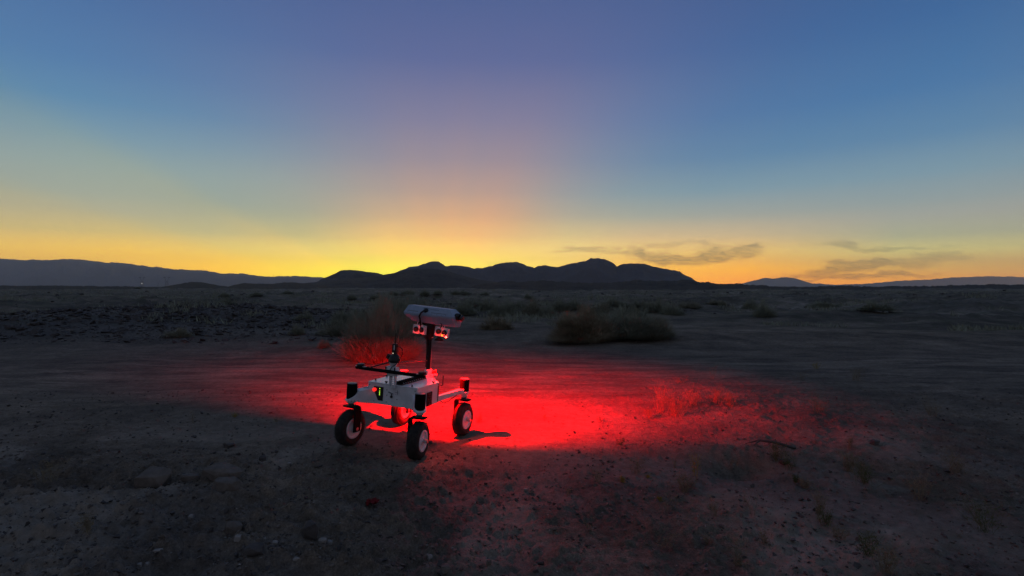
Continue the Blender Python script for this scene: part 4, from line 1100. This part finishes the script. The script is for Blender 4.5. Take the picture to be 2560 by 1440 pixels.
shrub(742, 836, 46, 24, 'shrub', 'reddish brown shrub at the right end of the rubble heap', 25)
shrub(760, 800, 44, 18, 'shrub_green', 'small dull shrub above the reddish brown one by the rubble', 26)
shrub(812, 868, 40, 20, 'shrub', 'sparse little shrub catching red light left of the large shrub', 27)
shrub(2190, 775, 90, 22, 'shrub_green', 'flat spreading shrub near the right end of the plain', 28)
shrub(445, 842, 70, 22, 'rock_dark' if False else 'shrub', 'dark squat shrub on the near face of the rubble heap', 33)
shrub(1160, 785, 70, 26, 'shrub_green', 'hazy grey shrub right beside the lens end of the camera housing', 36)
shrub(1290, 772, 66, 20, 'shrub_green', 'flat grey shrub behind the dark pair on their right', 37)
shrub(1535, 765, 80, 18, 'shrub_green', 'wide flat shrub above the middle of the thicket', 38)
shrub(1725, 770, 60, 16, 'shrub', 'flat brown shrub farthest right behind the thicket', 39)
shrub(840, 836, 90, 28, 'shrub', 'spreading brown shrub left of the large shrub', 41)
shrub(2060, 768, 70, 14, 'shrub_green', 'flat green patch of a shrub on the right plain', 42)
shrub(1790, 760, 60, 12, 'shrub', 'low brownish bush left of the lone pair of round shrubs', 43)
shrub(560, 762, 60, 14, 'shrub_green', 'low bush above the left part of the rubble heap', 44)
shrub(345, 722, 14, 6, 'shrub_green', 'tiny dark shrub on the skyline below the left pylon', 34)
rr_ = random.Random(5)
far_words = [(985, 738), (1020, 736), (1062, 738), (1095, 735), (1140, 737), (1162, 736), (1212, 739), (940, 745), (1320, 745), (880, 748), (640, 738), (560, 742), (720, 735)]
far_lab = ['dark clump of far-off brush left of the camera housing top', 'dark low bush on the pale flat straight above the left end of the camera housing', 'tiny bush above the middle of the camera housing', 'tiny bush above the right end of the camera housing',
           'dark speck of a bush right of the camera housing, left of its close neighbour', 'dark speck of a bush just right of another, right of the camera housing', 'last dark bush at the right end of the row below the hills', 'small bush on the plain left of the camera housing',
           'small bush below and right of the row under the hills', 'small far bush below the saddle between the left hills', 'tiny bush under the second low mound at the left', 'tiny bush under the first rounded mound at the left', 'tiny bush midway between the left mounds and the left hill']
for i, (a, b_) in enumerate(far_words):
    shrub(a, b_, 20 + rr_.random() * 14, 8 + rr_.random() * 4, 'shrub_green', far_lab[i], 60 + i, group='tiny far-off shrubs below the hills')


# low distant growth that reads as one ground cover
def cover(name, n, seed, fx, hgt, mat):
    r = np.random.RandomState(seed); x, y = fx(r, n); z = terrain(x, y); m = len(x)
    h = hgt(r, m, y); a = r.uniform(0, 6.28, m); w = h * r.uniform(.06, .14, m)
    lean = r.normal(0, .4, (m, 2)) * h[:, None]
    p = np.stack([x, y, z - .01], -1); sd = np.stack([np.cos(a) * w, np.sin(a) * w, 0 * w], -1)
    tip = p + np.stack([lean[:, 0], lean[:, 1], h], -1)
    V = np.stack([p - sd, p + sd, tip], 1).reshape(-1, 3); F_ = np.arange(3 * m).reshape(-1, 3)
    o = mesh_np(name, V, F_, M[mat], smooth=False); o['kind'] = 'stuff'; return o
def cov_far(r, n):
    y = 17 * np.exp(r.uniform(0, 2.2, n)); x = y * r.uniform(-1.05, 1.05, n); c = fbm(x, y * 1.6, 9, 4, 97) + .5 * fbm(x, y, 2.0, 2, 98); k = c > .10; return x[k], y[k]
cover('ground_cover', 190000, 3, cov_far, lambda r, m, y: r.uniform(.06, .30, m) * (y / 30) ** .4, 'shrub_green')
def cov_near(r, n):
    y = 2.6 * np.exp(r.uniform(0, 1.3, n)); x = y * r.uniform(-1.0, 1.05, n); c = fbm(x, y, .5, 4, 99) + .12 * (x > .6) - .1 * (x < -.5); k = (c > .10) & (gauss(x, y, -.4, 5.9, 2.4, .8) < .3) & (np.abs(y - 9.6) > 2.2); return x[k], y[k]
cover('dry_grass_litter', 26000, 4, cov_near, lambda r, m, y: r.uniform(.006, .030, m), 'weed')


# ------------------------------------------------------------------ dry weeds in the right foreground
def weed_mesh(seed, h, spread, stems, heads=True, thick=.0016, branch=5, curl=.3):
    r = random.Random(seed); m_ = MB()
    for s_ in range(stems):
        a = r.uniform(0, 6.28); sp = spread * r.uniform(.1, 1.0); L_ = h * r.uniform(.6, 1.0)
        p = Vector((r.gauss(0, h * .16 * spread), r.gauss(0, h * .13 * spread), -.01)); d = Vector((math.cos(a) * sp, math.sin(a) * sp, 1)).normalized()
        pts = [p.copy()]; n = 5
        for k in range(n):
            d = (d + Vector((r.gauss(0, curl), r.gauss(0, curl), r.gauss(0, curl * .4))) * .35).normalized(); p = p + d * L_ / n; pts.append(p.copy())
        m_.tube(pts, [thick * (1.15 - .75 * k / n) for k in range(n + 1)], 3, caps=False)
        for _ in range(branch):
            i = r.randint(1, n - 1); q = pts[i].lerp(pts[i + 1], r.random())
            a2 = r.uniform(0, 6.28); bd = Vector((math.cos(a2), math.sin(a2), r.uniform(.2, 1.1))).normalized(); bl = L_ * r.uniform(.10, .32)
            q2 = q + bd * bl * .5 + Vector((0, 0, .0)); q3 = q + bd * bl + Vector((r.gauss(0, .01), r.gauss(0, .01), bl * .15))
            m_.tube([q, q2, q3], [thick * .6, thick * .5, thick * .3], 3, caps=False)
            if heads:
                for t in range(3):
                    c = q2.lerp(q3, r.uniform(.2, 1.05)); s2 = r.uniform(.002, .0045)
                    u = Vector((r.gauss(0, 1), r.gauss(0, 1), r.gauss(0, 1))).normalized() * s2; w = Vector((r.gauss(0, 1), r.gauss(0, 1), r.gauss(0, 1))).normalized() * s2
                    m_.add([c - u, c + w, c + u, c - w], [(0, 1, 2, 3)])
    return m_


def weed(px, py, hpx, label, seed, spread=.5, stems=7, mat='weed', branch=6, thick=1.0, curl=.3, yscale=1):
    x, y, z = spot(px, py)
    h = hpx * y / FPX
    o = weed_mesh(seed, h * 1.08, spread, int(stems * 1.6) if stems > 4 else stems, True, (.0009 + .0003 * y / 4) * thick, branch, curl).build('dry_weed', M[mat], None, fix=False)
    o.location = (x, y, z)
    tag(o, label, 'weed', 'dry weeds growing from the soil')
    return o


W_ = [
    (1655, 1032, 78, 'tall spiky weed at the left edge of the red-lit weed bank', .55, 14, 'weed'),
    (1690, 1040, 62, 'dense twiggy weed, biggest in the red-lit bank right of the rover', .8, 26, 'weed'),
    (1735, 1012, 52, 'bushy weed second from the right in the red-lit bank', .9, 20, 'weed'),
    (1790, 1008, 46, 'low tangled weed in the middle of the red-lit bank', 1.0, 20, 'weed'),
    (1822, 1015, 42, 'rightmost tangled weed of the red-lit bank', 1.0, 18, 'weed'),
    (1625, 1045, 30, 'small dark weed at the foot of the tall spiky one', .9, 10, 'weed'),
    (1500, 1055, 16, 'tiny sprig alone on the bright red soil', .9, 8, 'weed'),
    (1200, 1054, 22, 'little sprig just right of the rear right wheel', .9, 9, 'weed'),
    (1362, 1045, 12, 'tiny sprig on bright red soil between the wheel and the weed bank', .9, 6, 'weed'),
    (1780, 948, 40, 'thin forked stalk standing behind the red-lit bank', .4, 4, 'weed'),
    (1700, 958, 22, 'faint spreading sprig on the track behind the red-lit bank', 1.1, 7, 'weed'),
    (2038, 1030, 66, 'upright feathery weed alone right of the red light', .35, 6, 'weed'),
    (2055, 1028, 30, 'low spreading weed at the foot of the upright feathery one', 1.1, 10, 'weed'),
    (2040, 922, 20, 'small yellowish sprig on the far side of the track', 1.0, 7, 'weed_yellow'),
    (2140, 950, 34, 'pale branching weed near the right end of the track', .9, 12, 'weed'),
    (2000, 950, 22, 'thin leaning weed left of the pale branching one', 1.0, 5, 'weed'),
    (1712, 1228, 52, 'globe shaped tangled weed in the right foreground', .8, 26, 'weed'),
    (1738, 1190, 64, 'slender upright weed with a yellow flower behind the globe shaped one', .25, 5, 'weed_yellow'),
    (1690, 1276, 64, 'wide low bow-armed weed in front of the globe shaped one', 1.0, 6, 'weed'),
    (1688, 1170, 40, 'narrow stalk left of the yellow-flowered weed', .3, 4, 'weed'),
    (1495, 1205, 40, 'sparse grey weed nearest the centre of the slope', .9, 8, 'weed'),
    (1555, 1205, 18, 'short yellow tuft between two grey weeds', .4, 8, 'weed_yellow'),
    (1590, 1185, 44, 'thin grassy weed right of the short yellow tuft', .6, 10, 'weed'),
    (1548, 1112, 20, 'small leafy sprig on the lip of the slope', .8, 8, 'weed_green'),
    (1650, 1252, 14, 'small golden tuft left of the bow-armed weed', .5, 8, 'weed_yellow'),
    (1620, 1195, 10, 'tiny golden tuft on the slope above its larger twin', .5, 7, 'weed_yellow'),
    (1940, 1150, 52, 'green tinged bushy weed beside the end of the log', .5, 14, 'weed_green'),
    (1975, 1172, 44, 'straggly weed right of the one beside the log', .7, 10, 'weed_green'),
    (1828, 1165, 28, 'pair of bare thin stalks inside the undercut hollow', .25, 3, 'weed'),
    (1842, 1162, 22, 'short bare stalk in the right part of the hollow', .3, 2, 'weed'),
    (2120, 1178, 56, 'tall grassy clump above the sandy channel', .5, 20, 'weed'),
    (2160, 1208, 60, 'wide grassy clump leaning over the sandy channel', .8, 22, 'weed_green'),
    (2125, 1120, 34, 'weed on the dark bank behind the tall grassy clump', .7, 9, 'weed'),
    (2012, 1222, 30, 'brown tuft on the near lip of the sandy channel', .5, 12, 'weed'),
    (1990, 1205, 22, 'small russet tuft left of the brown one by the channel', .5, 10, 'weed_green'),
    (2050, 1286, 70, 'upright clump of grassy stems in front of the channel', .4, 14, 'weed'),
    (2062, 1312, 48, 'leaning green stems below the upright grassy clump', .7, 14, 'weed_green'),
    (1878, 1290, 70, 'single long leaning stalk with bare tip', .5, 2, 'weed'),
    (1856, 1262, 46, 'thin bare stalk crossing behind the long leaning one', .7, 2, 'weed'),
    (1788, 1290, 50, 'small pale-headed weed left of the long leaning stalks', .4, 6, 'weed'),
    (1838, 1408, 84, 'tall weed with a leafy head in the lower right foreground', .22, 5, 'weed'),
    (1850, 1412, 34, 'curly low weed at the foot of the tall leafy-headed one', 1.0, 8, 'weed'),
    (1912, 1360, 44, 'dry stub with russet head right of the tall leafy-headed weed', .4, 6, 'weed'),
    (1770, 1362, 34, 'small bare weed left of the tall leafy-headed one', .5, 6, 'weed'),
    (1655, 1372, 50, 'sparse sprawling weed low on the reddish soil', 1.1, 5, 'weed'),
    (2100, 1348, 40, 'dull brown weed on the edge of the channel near the bottom right', .9, 10, 'weed'),
    (2170, 1390, 60, 'dark green clump near the bottom right corner', .7, 18, 'weed_green'),
    (2215, 1430, 80, 'large grassy clump cut by the bottom right corner', .5, 20, 'weed'),
    (2300, 1250, 70, 'tall clump on the right bank beyond the channel', .6, 18, 'weed'),
    (2390, 1180, 60, 'rounded weed high on the far right bank', .9, 20, 'weed'),
    (2460, 1330, 90, 'very tall grassy weed at the far right', .5, 16, 'weed_green'),
    (2330, 1040, 50, 'weed standing at the right end of the dark track', .7, 10, 'weed'),
    (484, 1056, 36, 'thin bent stalk on the soil left of the rover', .3, 3, 'weed'),
    (588, 1042, 14, 'tiny pale-flowered sprig on the track left of the rover', .8, 6, 'weed_yellow'),
    (800, 1050, 20, 'fine dry stem catching red light left of the front wheel', .9, 4, 'weed'),
    (693, 1055, 16, 'small faint sprig between two thin stalks left of the rover', .8, 5, 'weed'),
    (1300, 1395, 46, 'single bare twig near the bottom centre', .5, 2, 'weed'),
    (1478, 1330, 46, 'forked pale twig on the reddish soil below centre', .7, 3, 'weed'),
    (1420, 1240, 24, 'few short stems on the reddish slope', .8, 4, 'weed'),
    (1180, 1404, 34, 'short leaning twig on the dark foreground soil', .5, 2, 'weed'),
    (120, 1200, 60, 'bushy weed on the dark ground at the far left', .8, 14, 'weed'),
    (220, 1330, 50, 'small clump at the lower far left', .8, 10, 'weed'),
]
for i, (a, b_, h_, lab, sp_, ns, mt_) in enumerate(W_):
    if not True: continue
    weed(a, b_, h_, lab, 200 + i, sp_, ns, mt_, branch=5 if ns > 12 else 7, thick=1.0 if ns > 4 else 1.25)

# half-buried branch over the hollow, and a crumpled scrap
lx, ly = at_px(1905, 1112); lz = zat(lx, ly)
m_ = MB().tube([(lx - .14, ly + .04, lz + .012), (lx - .03, ly, lz + .055), (lx + .10, ly - .02, lz + .045), (lx + .30, ly - .03, lz - .01)], [.004, .010, .013, .012], 9)
m_.tube([(lx - .03, ly, lz + .05), (lx - .10, ly - .05, lz + .02)], [.010, .004], 6)
tag(m_.build('branch', M['rock_dark'], None), 'dark crooked branch half buried across the top of the hollow', 'branch')
sx, sy = at_px(930, 1262); sz = zat(sx, sy); sx, sy = at_px(930, 1262, sz)
r9 = random.Random(3); m_ = MB(); nx_ = 7; pts_ = []
for lay in (0, .004):
    for i in range(nx_):
        for j in range(nx_):
            pts_.append((sx + (i - 3) * .014 + r9.gauss(0, .003), sy + (j - 3) * .013 + r9.gauss(0, .003), 0))
hh = [sz + .012 + r9.uniform(0, .02) for _ in range(nx_ * nx_)]
vs_ = [(p[0], p[1], hh[k % 49] + (.004 if k >= 49 else 0)) for k, p in enumerate(pts_[:49] + pts_[:49])]
fs_ = []
for i in range(nx_ - 1):
    for j in range(nx_ - 1):
        if (i in (0, 5) and j in (0, 5)): continue
        q = (i * nx_ + j, (i + 1) * nx_ + j, (i + 1) * nx_ + j + 1, i * nx_ + j + 1)
        fs_.append(q[::-1]); fs_.append(tuple(k + 49 for k in q))
m_.add(vs_, fs_)
tag(m_.build('cloth_scrap', M['scrap'], None), 'crumpled dark red scrap lying on the foreground soil below the rover', 'scrap')


# ------------------------------------------------------------------ power pylons far away
def pylon(px, top_py, base_py, D, label, lampw=None):
    k = D / FPX; x = (px - 1280) * k; z0 = EYE + (715 - base_py) * k - 2; H_ = (base_py - top_py) * k + 2
    o = bpy.data.objects.new('power_pylon', None); C.objects.link(o); o.location = (x, D, z0)
    tag(o, label, 'pylon', 'power pylons on the left plain')
    t = H_ * .018
    m_ = MB(); w = H_ * .17
    for sg in (-1, 1):
        for sy_ in (-1, 1):
            m_.bar((sg * w * .9, sy_ * w * .5, 0), (sg * w * .45, sy_ * w * .2, H_ * .60), t, t, up=(0, 1, 0))
        m_.bar((sg * w * .45, 0, H_ * .60), (sg * w * 1.25, 0, H_ * .93), t * 1.3, t * 1.3, up=(0, 1, 0))
    for q in range(4):
        za, zb = H_ * .15 * q, H_ * .15 * (q + 1); wa = w * (.9 - .1125 * q); wb = w * (.9 - .1125 * (q + 1))
        m_.bar((-wa, 0, za), (wb, 0, zb), t * .7, t * .7, up=(0, 1, 0)); m_.bar((wa, 0, za), (-wb, 0, zb), t * .7, t * .7, up=(0, 1, 0))
    m_.build('tower_frame', M['pylon'], o)
    c_ = MB()
    for sg in (-1, 1): c_.bar((sg * w * .7, 0, H_ * .94), (sg * w * 2.0, 0, H_ * .94), t * 2, t * 2.4, up=(0, 1, 0)); c_.bar((sg * w * 1.3, 0, H_ * .93), (sg * w * 1.2, 0, H_), t, t, up=(0, 1, 0))
    c_.bar((-w * 1.9, 0, H_ * .92), (w * 1.9, 0, H_ * .92), t * .6, t * .6, up=(0, 1, 0))
    c_.build('crossarm', M['pylon'], o)
    if lampw is not None:
        MB().box((lampw[0] * k, -2 * t, lampw[1] * k), (1.9 * k, 1.9 * k, 1.9 * k)).build('lamp', M['farlamp'], o)
pylon(355, 692, 715, 1500, 'left of the two large power pylons, with a small light at mid height', (0, 8))
pylon(417, 692, 716, 1500, 'right of the two large power pylons, with a small light at its foot', (4, 2.5))
pylon(395, 702, 716, 2600, 'faint small pylon between the two large ones')
pylon(495, 699, 712, 2600, 'faint small pylon over the rounded mound right of the large ones')
pylon(683, 685, 692, 5000, 'tiny pylon on the far skyline, left of a pair')
pylon(699, 685.5, 692, 5000, 'tiny pylon on the far skyline, right of a pair')
